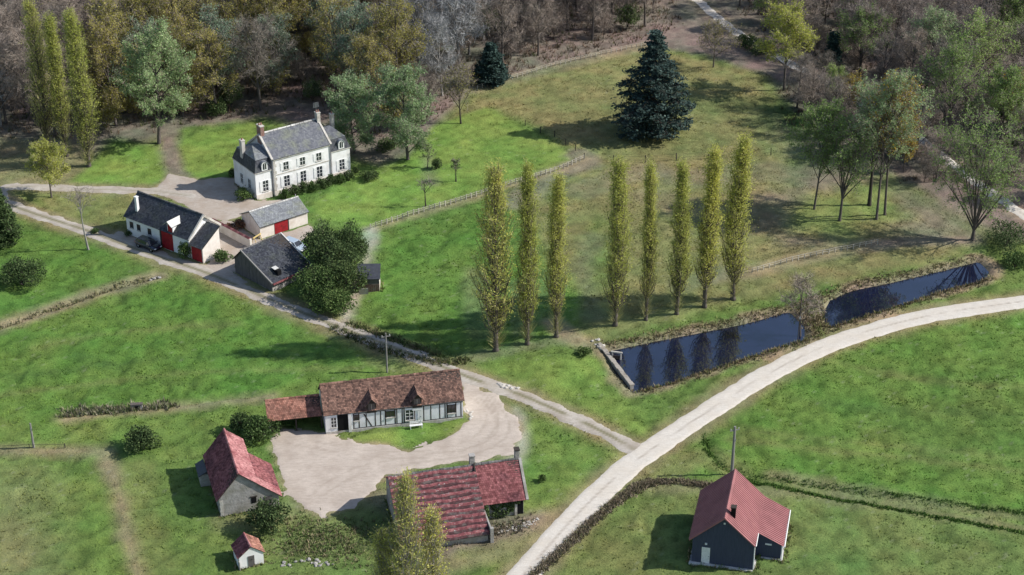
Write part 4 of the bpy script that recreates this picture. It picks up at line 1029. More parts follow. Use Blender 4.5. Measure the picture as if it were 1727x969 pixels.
def rib_sheet(a, b, c, d, n, ribs=3, name='roof_sheet'):
    """ribbed metal sheets laid side by side from a-b (eave) up to d-c (ridge)"""
    a, b, c, d = (Vector(p) for p in (a, b, c, d)); nr = (b-a).cross(d-a).normalized()
    for i in range(n):
        m = MB(); lo, hi = [], []
        prof = []
        for k in range(ribs):
            u0 = (i + (k+0.0)/ribs)/n; du = 1/(n*ribs)
            prof += [(u0, 0), (u0+du*.50, 0), (u0+du*.62, .09), (u0+du*.86, .09)]
        prof.append(((i+1)/n, 0))
        for u, h in prof:
            lo.append(a.lerp(b, u)+nr*(h+.02+.004*(i % 2))); hi.append(d.lerp(c, u)+nr*(h+.02+.004*(i % 2)))
        k = len(prof)
        m.add(lo+hi, [(q, q+1, k+q+1, k+q) for q in range(k-1)])
        o = m.build(name, M_SHEET_RED, bl)
        sm = o.modifiers.new('gauge', 'SOLIDIFY'); sm.thickness = .03; sm.offset = -1
sl = (er-el)/hw; oh = .35
rib_sheet((-oh,DL+.2,el-oh*sl), (-oh,-.25,el-oh*sl), (hw,-.25,er), (hw,DL+.2,er), 9)
rib_sheet((W+.12,-.25,el-.12*sl), (W+.12,DL+.2,el-.12*sl), (hw,DL+.2,er), (hw,-.25,er), 9)
MB().prism([(hw-.22,er-.12),(hw,er+.10),(hw+.22,er-.12),(hw,er+.02)], -.28, DL+.22).build('ridge_cap', M_SHEET_RED, bl)
for sgn in (-1, 1):
    e0 = hw+sgn*(hw+oh if sgn < 0 else hw+.12)
    ez = el-(oh if sgn < 0 else .12)*sl
    m = MB(); p0, p1 = (e0,-.32,ez-.16), (hw,-.32,er-.14)
    m.add([(e0,-.33,ez-.14),(hw,-.33,er-.13),(hw,-.33,er+.04),(e0,-.33,ez+.04),(e0,-.27,ez-.14),(hw,-.27,er-.13),(hw,-.27,er+.04),(e0,-.27,ez+.04)], [(0,1,2,3),(7,6,5,4),(0,4,5,1),(3,2,6,7),(0,3,7,4),(1,5,6,2)])
    m.build('barge_board', M_SHEET_RED, bl)
chimney(bl, hw+.75, 1.25, 5.2, 7.0, .5, .5, M_DARK, M_TIMBER, 0)
d_ = MB().box(1.05, 1.95, -.07, -.03, .12, 2.2).build('door', M_WHITE, bl)
MB().box(1.78, 1.86, -.12, -.07, 1.05, 1.15).build('door_handle', M_METAL, d_)
MB().box(1.35, 1.6, -.16, -.03, 2.62, 2.8).build('wall_lamp', M_WHITE, bl)
MB().box(hw-.1, hw+.1, -.09, -.03, 5.55, 5.75).build('gable_vent', M_WHITE, bl)
ay0, ax = 2.5, W+2.75
MB().prism([(W+.01,.1),(ax,.1),(ax,1.95),(W+.01,3.2)], ay0, DL).build('annex_wall', M_BOARD_BLUE, bl)
MB().box(W+.26, ax+.25, ay0-.25, DL+.2, -.3, .098).build('annex_plinth', M_CONC, bl)
rib_sheet((ax+.25,ay0-.2,1.95), (ax+.25,DL+.2,1.95), (W-.05,DL+.2,3.42), (W-.05,ay0-.2,3.42), 7, name='annex_roof_sheet')
MB().tube([(ax+.36,ay0-.25,1.92),(ax+.36,DL+.25,1.92)], [.07,.07], 8).build('gutter', M_WHITE, bl)
MB().tube([(W+.2,-.2,3.3),(W+.2,2.2,3.3)], [.06,.06], 8).build('gutter', M_WHITE, bl)
MB().tube([(W+.07,-.06,3.2),(W+.07,-.06,.1)], [.06,.06], 8).build('downpipe', M_WHITE, bl)
MB().tube([(ax+.1,ay0-.08,1.9),(ax+.1,ay0-.08,.1)], [.06,.06], 8).build('downpipe', M_WHITE, bl)
MB().box(W+1.0, W+1.7, ay0-.05, ay0, 1.75, 1.95).build('vent_grille', M_WHITE, bl)

# ================================================================== VEGETATION
M_BARK = rough_mat('grey_brown_bark', (.075,.062,.055), (.16,.14,.125), 3, .95, .1, .5, .03, stretch=(4,4,.7))
M_BARK_PALE = rough_mat('pale_bark', (.20,.185,.17), (.36,.34,.31), 3, .95, .1, .4, .03, stretch=(4,4,.7))
M_BARK_DARK = rough_mat('dark_bark', (.035,.03,.027), (.085,.075,.065), 3, .95, .1, .5, .03, stretch=(4,4,.7))
M_TWIG = leaf_mat('bare_twigs', (.20,.165,.145), (.31,.262,.235), (.42,.365,.335), .0, .2, .3)
M_TWIG_GREY = leaf_mat('grey_twigs', (.21,.215,.23), (.31,.315,.335), (.42,.425,.445), .0, .2, .2)
M_TWIG_POP = leaf_mat('young_poplar_shoots', (.33,.32,.13), (.45,.42,.19), (.55,.50,.27), .0, .4, .15)
M_LF_POPLAR = leaf_mat('young_poplar_leaves', (.40,.43,.085), (.53,.55,.145), (.64,.64,.24), .5, .5, .15)
M_LF_OLIVE = leaf_mat('olive_buds', (.27,.25,.06), (.40,.37,.105), (.50,.46,.17), .48, .3, .3)
M_LF_SAGE = leaf_mat('sage_leaves', (.19,.28,.13), (.29,.41,.205), (.38,.49,.29), .42, .3, .25)
M_LF_TEAL = leaf_mat('bluish_leaves', (.15,.22,.15), (.24,.33,.23), (.33,.42,.31), .42, .3, .25)
M_LF_GREEN = leaf_mat('fresh_green_leaves', (.19,.29,.08), (.30,.43,.13), (.40,.51,.22), .45, .35, .25)
M_LF_LIME = leaf_mat('lime_leaves', (.34,.38,.06), (.48,.52,.11), (.58,.58,.2), .45, .4, .1)
M_LF_DARK = leaf_mat('evergreen_leaves', (.040,.066,.026), (.08,.125,.046), (.155,.21,.085), .25, .55, .15)
M_LF_SHRUB = leaf_mat('shrub_leaves', (.055,.095,.030), (.10,.165,.052), (.17,.235,.09), .28, .7, .2)
M_LF_CEDAR = leaf_mat('cedar_needles', (.022,.044,.041), (.046,.078,.072), (.085,.13,.118), .12, .6, .1)
M_LF_RUST = leaf_mat('rusty_leaves', (.16,.07,.045), (.25,.13,.08), (.30,.20,.14), .1, .6, .2)
M_LF_GOLD = leaf_mat('golden_leaves', (.26,.20,.03), (.38,.29,.045), (.46,.37,.08), .35, .5, .2)

def leaf_quads(C, size, rs_, flat=0.0, aspect=1.0):
    n = len(C)
    a = rs_.normal(size=(n,3)); a /= np.linalg.norm(a, axis=1)[:, None]
    b = rs_.normal(size=(n,3))
    if flat: a[:,2] *= (1-flat); b[:,2] *= (1-flat); a /= np.linalg.norm(a, axis=1)[:, None]
    b -= a*(a*b).sum(1)[:, None]; b /= np.linalg.norm(b, axis=1)[:, None]
    s = (size*rs_.uniform(.6, 1.35, n))[:, None]
    a, b = a*s*.5*aspect, b*s*.5
    # rhombic leaf sprays (pointed ends)
    V_ = np.stack([C-a, C-b*.7+a*.1, C+a, C+b*.7+a*.1], 1).reshape(-1,3)
    return V_, np.arange(4*n).reshape(-1,4)
def twig_tris(S_, E_, w, rs_):
    d = E_-S_; p = np.cross(d, rs_.normal(size=d.shape)); p /= (np.linalg.norm(p, axis=1)[:, None]+1e-9)
    p *= np.asarray(w).reshape(-1,1)
    V_ = np.stack([S_-p, S_+p, E_+p*.25, E_-p*.25], 1).reshape(-1,3)
    return V_, np.arange(4*len(S_)).reshape(-1,4)
def crown_mesh(name, parts, mats):
    Vs, Fs, Ms, o = [], [], [], 0
    for (v, f), m in parts:
        if len(v) == 0: continue
        Vs.append(v); Fs.append(f+o); Ms.append(np.full(len(f), m)); o += len(v)
    return np_mesh(name, np.vstack(Vs), np.vstack(Fs), mats, np.concatenate(Ms))

def make_broadleaf(seed, H, h0, Rr, limbs=13, subs=8, twigs=12, leaves=3, ls=.32, tr=None, leaf=M_LF_SAGE, twig=M_TWIG, bark=M_BARK, vase=False, tw=.022, tl=1.1, spread_low=-.25, lump=.35):
    """trunk mesh and crown mesh of one round or vase-shaped tree"""
    r_ = random.Random(seed); rs_ = np.random.RandomState(seed)
    tr = tr or .0155*H
    T = MB()
    cz, hh = (H+h0)/2, (H-h0)/2
    bends = (r_.uniform(-1,1), r_.uniform(-1,1))
    def trunk(z, b=bends): t = z/H; return Vector((b[0]*.035*H*math.sin(t*2.6), b[1]*.035*H*math.sin(t*2.1), z))
    top = h0*1.15 if vase else H*.86
    T.tube([trunk(-.3), trunk(.25)] + [trunk(top*k/7) for k in range(1,8)], [tr*1.5, tr*1.12] + [tr*(1-.80*k/7) if not vase else tr*(1-.35*k/7) for k in range(1,8)], 7)
    S_, E_, W_ = [], [], []; LP = []
    lob = [(r_.uniform(0,6.28), r_.uniform(-.5,1), r_.uniform(.72,1.18)) for _ in range(7)]
    for i in range(limbs):
        f = (i+r_.random())/limbs
        az = i*2.39996 + r_.uniform(-.5,.5)
        phi = (spread_low + (1.35-spread_low)*f) + r_.uniform(-.2,.2)
        zs = (h0*.8 + (H*.78-h0*.8)*f) if not vase else h0*r_.uniform(.7,1.1)
        st = trunk(min(zs, top*.98))
        k = r_.uniform(.72,1.04)
        for la, lp, lk in lob:
            c = math.cos(phi)*math.cos(lp)*math.cos(az-la)+math.sin(phi)*math.sin(lp)
            if c > .75: k *= 1+(lk-1)*(c-.75)/.25*lump*2
        tg = Vector((Rr*math.cos(phi)*math.cos(az)*k, Rr*math.cos(phi)*math.sin(az)*k, cz+hh*math.sin(phi)*k)) + Vector((st.x, st.y, 0))
        Ln = (tg-st).length
        md = st.lerp(tg, .5) + Vector((0,0,.10*Ln)) + Vector((r_.uniform(-1,1), r_.uniform(-1,1), r_.uniform(-1,1)))*.08*Ln
        def bz(t, a=st, b=md, c=tg): return a*(1-t)**2 + b*2*t*(1-t) + c*t*t
        lr = tr*(.42 if not vase else .5)*r_.uniform(.7,1.1)
        T.tube([bz(t/5) for t in range(6)], [lr*(1-.82*t/5) for t in range(6)], 5, cap=False)
        for j in range(subs):
            t0 = .30+.70*(j+r_.random())/subs
            p0 = bz(t0); dr = (tg-st).normalized()
            rd = Vector((rs_.normal(), rs_.normal(), rs_.normal()*.8+.25)).normalized()
            L2 = Ln*.36*(1.15-t0*.45)*r_.uniform(.7,1.2)
            p1 = p0 + (dr*.55+rd*.85)*L2
            b0 = max(.018, lr*(1-.8*t0)*.55)
            pm = p0.lerp(p1,.5)+Vector((0,0,.06*L2))
            T.tube([p0, pm, p1], [b0, b0*.65, b0*.3], 3, cap=False)
            n = twigs
            tt = rs_.uniform(.2,1,n)[:, None]
            a0, a1, am_ = np.array(p0), np.array(p1), np.array(pm)
            base = a0*(1-tt)**2 + am_*2*tt*(1-tt) + a1*tt*tt
            dirs = rs_.normal(size=(n,3)); dirs[:,2] += .3; dirs += np.array(p1-p0)/L2*.9; dirs /= np.linalg.norm(dirs, axis=1)[:, None]
            ln = tl*rs_.uniform(.5,1.25,n)[:, None]
            e = base+dirs*ln
            S_.append(base); E_.append(e); W_.append(np.full(n, tw))
            for q in range(2):      # side twiglets
                u = rs_.uniform(.3,.9,n)[:, None]; b2 = base+(e-base)*u
                d2 = dirs*.6+rs_.normal(size=(n,3))*.6; d2 /= np.linalg.norm(d2, axis=1)[:, None]
                S_.append(b2); E_.append(b2+d2*ln*.6); W_.append(np.full(n, tw*.7))
            if leaves:
                u = rs_.uniform(.2,1.05,(n*leaves,1))
                LP.append(np.repeat(base,leaves,0)+(np.repeat(e-base,leaves,0))*u+rs_.normal(0,.16*tl,(n*leaves,3)))
    S_, E_, W_ = np.vstack(S_), np.vstack(E_), np.concatenate(W_)
    parts = [(twig_tris(S_, E_, W_, rs_), 0)]
    if leaves: parts.append((leaf_quads(np.vstack(LP), ls, rs_), 1))
    return T.mesh('trunk', bark, True), crown_mesh('crown', parts, [twig, leaf])

def make_poplar(seed, H, Rr, h0=4.5, n=290, lp=58, bark=M_BARK, ls=.155, side=0):
    """Lombardy poplar: many steep limbs hugging a straight stem, thin yellow young leaf"""
    r_ = random.Random(seed); rs_ = np.random.RandomState(seed)
    T = MB(); tr = .0108*H
    bx, by = r_.uniform(-.4,.4), r_.uniform(-.4,.4); gap = [r_.uniform(.35,1.35) for _ in range(40)]
    def trunk(z): t = z/H; return Vector((bx*math.sin(t*4), by*math.sin(t*3), z))
    T.tube([trunk(-.3), trunk(.4)]+[trunk(H*.97*k/9) for k in range(1,10)], [tr*1.5,tr*1.05]+[tr*(1-.93*k/9) for k in range(1,10)], 7)
    def rad(z):
        t = (z-h0*.7)/(H-h0*.7)
        if t < 0: return .3
        return Rr*min(1, .55+t*2.4)*(max(0,1-t)**.42)*(1+.16*math.sin(z*.7+seed)+.10*math.sin(z*1.9+2*seed))
    S_, E_, W_, LP = [], [], [], []
    for i in range(n):
        f = ((i+r_.random())/n)**.92
        z0 = h0*.55+(H*.90-h0*.55)*f
        az = i*2.39996+r_.uniform(-.4,.4)
        L_ = r_.uniform(2.5,5.0)*(1-.45*f)
        z1 = min(z0+L_, H*1.0)
        rr = rad(z1)*r_.uniform(.45,1.05)
        p0 = trunk(z0); p1 = trunk(z1)+Vector((math.cos(az)*rr, math.sin(az)*rr, 0))
        pm = p0.lerp(p1,.45)+Vector((math.cos(az), math.sin(az), -.2))*rr*.28
        T.tube([p0,pm,p1], [tr*.26*(1-.6*f),tr*.18*(1-.6*f),.02], 3, cap=False)
        m_ = 9
        tt = rs_.uniform(.25,1,m_)[:, None]; a0,am_,a1 = np.array(p0),np.array(pm),np.array(p1)
        b = a0*(1-tt)**2+am_*2*tt*(1-tt)+a1*tt*tt
        d = rs_.normal(size=(m_,3))*.45+np.array([math.cos(az)*.35,math.sin(az)*.35,1.0]); d /= np.linalg.norm(d,axis=1)[:,None]
        ln = rs_.uniform(.5,1.3,m_)[:, None]
        S_.append(b); E_.append(b+d*ln); W_.append(np.full(m_,.020))
        if z1 > h0:
            k = max(2, int(lp*(1 if f > .1 else .45)*gap[int(az*1.9+z0*.35) % 40]))
            u = rs_.randint(0,m_,k); q = b[u]+d[u]*ln[u]*rs_.uniform(0,1.05,(k,1))+rs_.normal(0,.2,(k,3))
            LP.append(q)
    # fine drooping skirt of bare twigs low on the stem
    z = rs_.uniform(h0*.1,h0*1.5,420); az = rs_.uniform(0,6.28,420)
    b = np.column_stack([np.cos(az)*tr*.8,np.sin(az)*tr*.8,z]); d = np.column_stack([np.cos(az)*.9,np.sin(az)*.9,rs_.uniform(.5,1.8,420)])
    S_.append(b); E_.append(b+d*rs_.uniform(.4,1.3,(420,1))); W_.append(np.full(420,.022))
    parts = [(twig_tris(np.vstack(S_),np.vstack(E_),np.concatenate(W_),rs_),0),(leaf_quads(np.vstack(LP),ls,rs_,0,1.2),1)]
    return T.mesh('trunk',bark,True), crown_mesh('crown',parts,[M_TWIG_POP,M_LF_POPLAR])

def make_conifer(seed, H, Rr, leaf=M_LF_CEDAR, tiers=17, ls=.42, h0=.06, droop=.12):
    """cedar: flat spreading plates of needles, ragged outline"""
    r_ = random.Random(seed); rs_ = np.random.RandomState(seed)
    T = MB(); tr = .024*H
    T.tube([(0,0,-.3),(0,0,.4),(0,0,H*.3),(.1,0,H*.7),(0,.1,H*.98)],[tr*1.4,tr,tr*.75,tr*.35,.03],8)
    S_, E_, LP = [], [], []
    for i in range(tiers):
        t = (i+.3)/tiers
        z = H*(h0+(1-h0)*t)
        Rz = Rr*min(1,.62+t*2.2)*(1-t)**.92*1.0+.2
        nb_ = int(7+6*(1-t))
        for j in range(nb_):
            az = j*6.283/nb_+i*1.1+r_.uniform(-.3,.3); L_ = Rz*r_.choice((.55,.75,.9,1.0,1.18,1.28))*r_.uniform(.9,1.08)
            d = Vector((math.cos(az),math.sin(az),0)); p0 = Vector((0,0,z)); p1 = p0+d*L_+Vector((0,0,L_*(.16-droop*1.4*(1-t)*1.6)))
            pm = p0.lerp(p1,.5)+Vector((0,0,L_*.09))
            T.tube([p0,pm,p1],[tr*.28*(1-t*.7),tr*.16*(1-t*.7),.02],4,cap=False)
            k = int(26+30*(1-t)*L_/Rr*1.6)
            tt = np.sqrt(rs_.uniform(.06,1,k))[:,None]; a0,am_,a1 = np.array(p0),np.array(pm),np.array(p1)
            b = a0*(1-tt)**2+am_*2*tt*(1-tt)+a1*tt*tt
            sd_ = np.array([-d.y,d.x,0]); wd = (L_*.26*np.sin(np.clip(tt,0,1)*2.6)+.12)
            q = b+sd_*(rs_.normal(0,.55,(k,1))*wd)
            S_.append(b); E_.append(q)
            for _ in range(3): LP.append(q+rs_.normal(0,1,(k,3))*np.array([.26,.26,.09])+np.array([0,0,-.03]))
    parts = [(twig_tris(np.vstack(S_),np.vstack(E_),np.full(len(np.vstack(S_)),.03),rs_),0),(leaf_quads(np.vstack(LP),ls,rs_,.6,1.15),1)]
    return T.mesh('trunk',M_BARK_DARK,True), crown_mesh('crown',parts,[M_BARK_DARK,leaf])

def make_bush(seed, Rr, H, n=2600, ls=.22, leaf=M_LF_DARK, lobes=9, name='foliage'):
    """dense bush: leaves crowded on the skins of many overlapping clumps, on forked stems"""
    r_ = random.Random(seed); rs_ = np.random.RandomState(seed)
    C, S_, E_ = [], [], []; T = MB()
    for i in range(lobes):
        az = i*2.4+r_.uniform(-.4,.4); f = (i+.5)/lobes
        big = lobes > 10; q = Rr*(.78 if big else .62)*math.sqrt(f)*r_.uniform(.8,1.15); zc = H*(.36+.34*(1-f)*r_.uniform(.6,1.2))
        c = np.array([math.cos(az)*q, math.sin(az)*q, zc]); lr = np.array([Rr*.50*r_.uniform(.5,1.2), Rr*.50*r_.uniform(.5,1.2), H*.36*r_.uniform(.6,1.2)])*(.74 if big else 1)
        T.tube([(0,0,-.1),(c[0]*.4,c[1]*.4,zc*.55),tuple(c)],[.07+.01*Rr,.05,.02],5,cap=False)
        k = n//lobes
        d = rs_.normal(size=(k,3)); d /= np.linalg.norm(d,axis=1)[:,None]
        rr = rs_.uniform(.66,1.10,k)[:,None]; rr[:k//9] *= rs_.uniform(1.05,1.4,(k//9,1))
        p = c+d*lr*rr; p[:,2] = np.maximum(p[:,2], .08+rs_.uniform(0,.15,k))
        C.append(p)
        m_ = k//14; S_.append(np.repeat(c[None],m_,0)); E_.append(p[:m_])
    parts = [(twig_tris(np.vstack(S_),np.vstack(E_),np.full(len(np.vstack(S_)),.016),rs_),0),(leaf_quads(np.vstack(C),ls,rs_),1)]
    return T.mesh('stems',M_BARK_DARK,True), crown_mesh(name,parts,[M_BARK_DARK,leaf])

def plant(name, meshes, loc, label, cat, group=None, rz=0.0, sc=1.0, sz=None, parts=('trunk','crown')):
    e = empty(name, loc, rz, label, cat, group)
    e.scale = (sc, sc, sz if sz else sc)
    for me_, nm in zip(meshes, parts): link_mesh(nm, me_, e)
    return e
def zg(p): return float(field(np.array([p.x,p.y]), Z))
def at_ground(px, py):
    g = G(px,py); g.z = max(-.6, zg(g)) if (gx[0] < g.x < gx[-1] and gy[0] < g.y < gy[-1]) else 0
    return g

# ---- the row of Lombardy poplars by the pond
POP = [make_poplar(100+k, 27, r0, h0) for k, (r0, h0) in enumerate(((1.95,3.6),(1.5,4.6),(1.75,4.2),(1.85,3.4),(1.6,5.0)))]
POPW = make_poplar(120, 27, 2.8, 4.2, 330, 34)
row = [((836,592),270,POPW,1.22,'broad double-crowned yellow-green poplar, nearest the track end of the row'),
       ((889,580),268,POP[0],1.0,'slim yellow-green poplar, second from the track in the pond-side row'),
       ((938,568),290,POP[1],1.05,'shortest narrow poplar with bare brown lower stem, third from the track'),
       ((1037,548),262,POP[3],1.1,'tall poplar just past the gap in the row, nearest the pond corner'),
       ((1089,540),268,POP[4],.85,'thinnest poplar in the row, fifth from the track'),
       ((1141,530),268,POP[2],.98,'narrow yellow-green poplar, sixth from the track in the row'),
       ((1188,517),243,POP[4],1.12,'sparse poplar, second from the far end of the pond-side row'),
       ((1236,505),222,POP[0],1.18,'tallest poplar at the far right end of the pond-side row')]
for i,(b,ty,ms,k,lab) in enumerate(row):
    h = height_of(b,ty)
    plant('poplar_tree', ms, at_ground(*b), lab, 'tree', 'poplars in a row by the pond', rz=i*1.7, sc=k, sz=h/27)
for i,(b,ty,ms,k,lab) in enumerate([((82,258),-12,POPW,1.0,'leftmost and tallest of three poplars at the wood edge far left'),
                                    ((112,263),22,POP[1],1.1,'slender middle poplar of the three at the wood edge far left'),
                                    ((150,280),10,POP[0],1.25,'right-hand poplar of the three at the wood edge, beside the lawn')]):
    plant('poplar_tree', ms, at_ground(*b), lab, 'tree', 'three poplars at the wood edge', rz=2+i*1.1, sc=k, sz=height_of(b,ty)/27)
POPF = [make_poplar(131+k, 21, r0, 3.0, n0, 9, M_BARK_PALE, .19) for k,(r0,n0) in enumerate(((2.7,400),(1.9,300),(1.9,300)))]
for i,(b,ty,k,lab) in enumerate([((694,1078),800,1,'tallest foreground poplar, its top in front of the ridged red barn'),
                                 ((652,1072),893,1,'short bright foreground poplar left of its taller neighbours'),
                                 ((733,1066),856,1,'thin pale foreground poplar right of its taller neighbour')]):
    plant('poplar_tree', POPF[i], G(*b), lab, 'tree', 'poplars in the near foreground', rz=1+i*2.2, sc=k, sz=height_of(b,ty)/21)

# ---- single trees with a character of their own
def solo(name, b, ty, wpx, seed, lab, h0f=.28, leaf=M_LF_SAGE, **kw):
    h = height_of(b, ty); g = at_ground(*b)
    sc = wpx/2/(FPX/((g.y)*_cp+CAMH*_sp))
    return plant(name, make_broadleaf(seed, h, h*h0f, sc, leaf=leaf, **kw), g, lab, 'tree')
solo('round_tree', (87,332), 240, 74, 301, 'small round yellow-green tree standing between the two forks of the track', .20, M_LF_POPLAR, limbs=16, subs=8, twigs=11, leaves=8, ls=.2, tl=.8, spread_low=-.6)
solo('sage_tree', (268,241), 48, 128, 302, 'large grey-green tree with leaning pale trunk behind the left lawns', .16, M_LF_SAGE, limbs=22, subs=9, twigs=13, leaves=9, ls=.26, bark=M_BARK, spread_low=-.75)
solo('sage_tree', (598,258), 134, 96, 303, 'rounded green tree directly behind the right wing of the manor', .06, M_LF_SAGE, limbs=20, subs=9, twigs=13, leaves=9, ls=.25, spread_low=-.8)
solo('sage_tree', (688,268), 108, 98, 304, 'large silvery-green multi-stemmed tree right of the manor', .08, M_LF_SAGE, limbs=22, subs=9, twigs=13, leaves=8, ls=.25, spread_low=-.8)
solo('bare_tree', (777,208), 115, 60, 305, 'dark-trunked open tree on the lawn corner right of the manor', .25, M_LF_OLIVE, limbs=12, subs=8, twigs=11, leaves=1, ls=.22, bark=M_BARK_DARK)
solo('lime_tree', (1322,152), 8, 100, 306, 'bright lime-yellow domed tree beside the forest road', .30, M_LF_LIME, limbs=18, subs=9, twigs=13, leaves=5, ls=.26, spread_low=-.6)
solo('bare_tree', (1203,113), 40, 70, 307, 'grey-brown spreading tree near the hedge by the forest road', .25, M_LF_OLIVE, limbs=12, subs=8, twigs=12, leaves=1, ls=.2)
solo('small_bare_tree', (1350,562), 462, 66, 308, 'thin bare tree on the reedy neck between the two waters', .22, M_LF_OLIVE, limbs=10, subs=7, twigs=10, leaves=0, tw=.026)
solo('dead_tree', (149,421), 316, 46, 309, 'thin pale dead tree with bare top beside the track near the barn', .70, M_LF_OLIVE, limbs=9, subs=4, twigs=5, leaves=0, bark=M_BARK_PALE, tr=.16)
solo('v_shaped_tree', (1640,404), 188, 150, 310, 'big many-stemmed tree with green heart and bare branches at the pond end', .10, M_LF_GREEN, limbs=18, subs=9, twigs=13, leaves=5, ls=.23, vase=True, bark=M_BARK, tr=.3)
solo('grove_tree', (1373,352), 170, 96, 311, 'leftmost green tree of the grove beyond the poplar row', .27, M_LF_GREEN, limbs=17, subs=8, twigs=11, leaves=7, ls=.23, tr=.17)
solo('grove_tree', (1416,372), 210, 110, 312, 'forked green and brown tree in front of the grove', .30, M_LF_GREEN, limbs=15, subs=8, twigs=12, leaves=4, ls=.23, vase=True, tr=.22)
solo('grove_tree', (1478,370), 128, 140, 313, 'tallest domed sage-green tree in the middle of the grove', .30, M_LF_SAGE, limbs=19, subs=8, twigs=11, leaves=7, ls=.23, tr=.20)
solo('grove_tree', (1492,362), 135, 120, 314, 'dark-limbed tree with golden tufts leaning right in the grove', .42, M_LF_GOLD, limbs=15, subs=9, twigs=13, leaves=2, ls=.28, tr=.2)
solo('grove_tree', (1466,345), 150, 110, 315, 'bare dark tree behind the domed tree of the grove', .35, M_LF_SAGE, limbs=15, subs=9, twigs=12, leaves=1, ls=.3, bark=M_BARK_DARK)
solo('right_tree', (1600,260), 62, 120, 316, 'fresh green tree among bare ones above the forest road', .30, M_LF_GREEN, limbs=17, subs=9, twigs=13, leaves=4, ls=.25, spread_low=-.5)
solo('right_tree', (1640,180), 30, 130, 317, 'wide green tree near the top right corner', .30, M_LF_GREEN, limbs=17, subs=9, twigs=12, leaves=4, ls=.25, spread_low=-.5)
solo('right_tree', (1560,160), 15, 100, 318, 'sage and gold tree left of the wide green one, top right', .30, M_LF_SAGE, limbs=16, subs=9, twigs=12, leaves=4, ls=.25, spread_low=-.5)
solo('right_tree', (1450,130), 18, 110, 319, 'low spreading green tree beyond the dark conifer, top right', .25, M_LF_GREEN, limbs=16, subs=9, twigs=12, leaves=4, ls=.25, spread_low=-.5)
solo('orchard_tree', (769,306), 268, 20, 320, 'tiny pollarded tree in the lawn nearest the fence', .45, M_LF_SHRUB, limbs=8, subs=4, twigs=7, leaves=2, ls=.16, tl=.4, tr=.11, bark=M_BARK_DARK)
solo('orchard_tree', (718,348), 302, 30, 321, 'small leafless pollard in the middle of the lawn', .55, M_LF_OLIVE, limbs=8, subs=4, twigs=5, leaves=0, tl=.5, tr=.11, bark=M_BARK_DARK)
solo('orchard_tree', (721,283), 240, 22, 322, 'slight upright sapling beside the round lawn shrub', .2, M_LF_GREEN, limbs=8, subs=5, twigs=6, leaves=2, ls=.18, tl=.5, tr=.08)
solo('pale_dead_tree', (2,212), 118, 66, 323, 'white bare-branched tree at the far left edge of the wood', .35, M_LF_OLIVE, limbs=11, subs=6, twigs=6, leaves=0, bark=M_BARK_PALE, twig=M_TWIG_GREY, tw=.04)
# cedar and other conifers
h = height_of((1100,224),48); plant('cedar_tree', make_conifer(401,h,7.2,tiers=17,ls=.42), at_ground(1100,224), 'big dark blue-green cedar alone on the back meadow', 'tree')
plant('conifer_tree', make_conifer(402,9.0,2.6,M_LF_DARK,12,.32), at_ground(4,408), 'dark spruce half cut off by the left picture edge', 'tree')
plant('conifer_tree', make_conifer(403,height_of((1400,134),52),1.5,M_LF_CEDAR,14,.34), at_ground(1400,134), 'narrow dark conifer beside the bright lime-yellow tree', 'tree')
plant('conifer_tree', make_conifer(404,height_of((828,140),72),3.0,M_LF_CEDAR,13,.38), at_ground(828,140), 'dark bushy conifer at the wood edge where the fence begins', 'tree')

# ---- bushes
SP = ('stems','foliage')
def bush(b, wpx, h, seed, lab, leaf=M_LF_DARK, n=2600, ls=.24, name='bush', lobes=9):
    g = at_ground(*b); sc = wpx/2/(FPX/((g.y)*_cp+CAMH*_sp))
    return plant(name, make_bush(seed, sc, h, n, ls, leaf, lobes), g, lab, 'bush', parts=SP)
bush((40,478),86,4.2,501,'large dark round bush at the left edge of the meadow',n=4200,lobes=13)
bush((241,757),64,3.2,502,'round dark green bush alone on the grass left of the crimson barn',n=3200)
bush((454,893),74,4.0,503,'round dark bush between the crimson barn and the tiny shed',n=3800,lobes=11)
bush((437,742),64,3.6,504,'leafy green bush against the open cart shed',M_LF_SHRUB,3000)
bush((410,728),46,2.6,505,'lower dark bush behind the crimson barn roof',M_LF_DARK,2000)
bush((313,434),34,2.6,506,'upright shrub in front of the barn between its red doors',M_LF_SHRUB,1700,.2)
bush((375,440),36,1.7,507,'low green shrub right of the lean-to red door',M_LF_SHRUB,1700,.2)
bush((411,336),34,2.0,508,'green shrub against the left side wall of the manor',M_LF_SHRUB,1600,.2)
bush((393,297),18,1.4,509,'small dark clipped shrub behind the left pavilion',M_LF_DARK,900,.18)
bush((622,302),40,1.3,510,'low spreading dark shrub on the lawn right of the manor',M_LF_DARK,1600,.2)
bush((736,284),20,1.9,511,'small round dark shrub beside the sapling on the lawn',M_LF_DARK,1100,.18)
bush((600,290),16,1.0,512,'little shrub at the right corner of the manor',M_LF_DARK,600,.16)
bush((655,252),50,1.8,513,'dark undergrowth shrub beneath the silvery tree',M_LF_DARK,1500,.24)
bush((365,195),44,3.0,514,'dark holly bush at the wood edge behind the lawn',M_LF_DARK,1800,.24)
bush((985,598),30,.8,515,'low dark green bramble beside the dam',M_LF_SHRUB,900,.2)
bush((915,812),16,.9,516,'small lone green shrub on the grass by the striped barn',M_LF_SHRUB,500,.18)
bush((404,385),26,1.5,517,'rusty-leaved shrub beside the grey-roofed garage gable',M_LF_RUST,1100,.2)
bush((386,388),22,1.1,518,'reddish low shrub behind the yard wall',M_LF_RUST,900,.2)
bush((1700,412),110,3.2,519,'dark thorny thicket at the right end of the pond',M_LF_DARK,2600,.24)
bush((1712,448),60,2.0,520,'dark brown shrub at the right picture edge by the water',M_LF_SHRUB,1400,.26)
bush((1285,88),60,2.2,521,'dark green hedge clump below the forest road, upper part',M_LF_DARK,2000,.26)
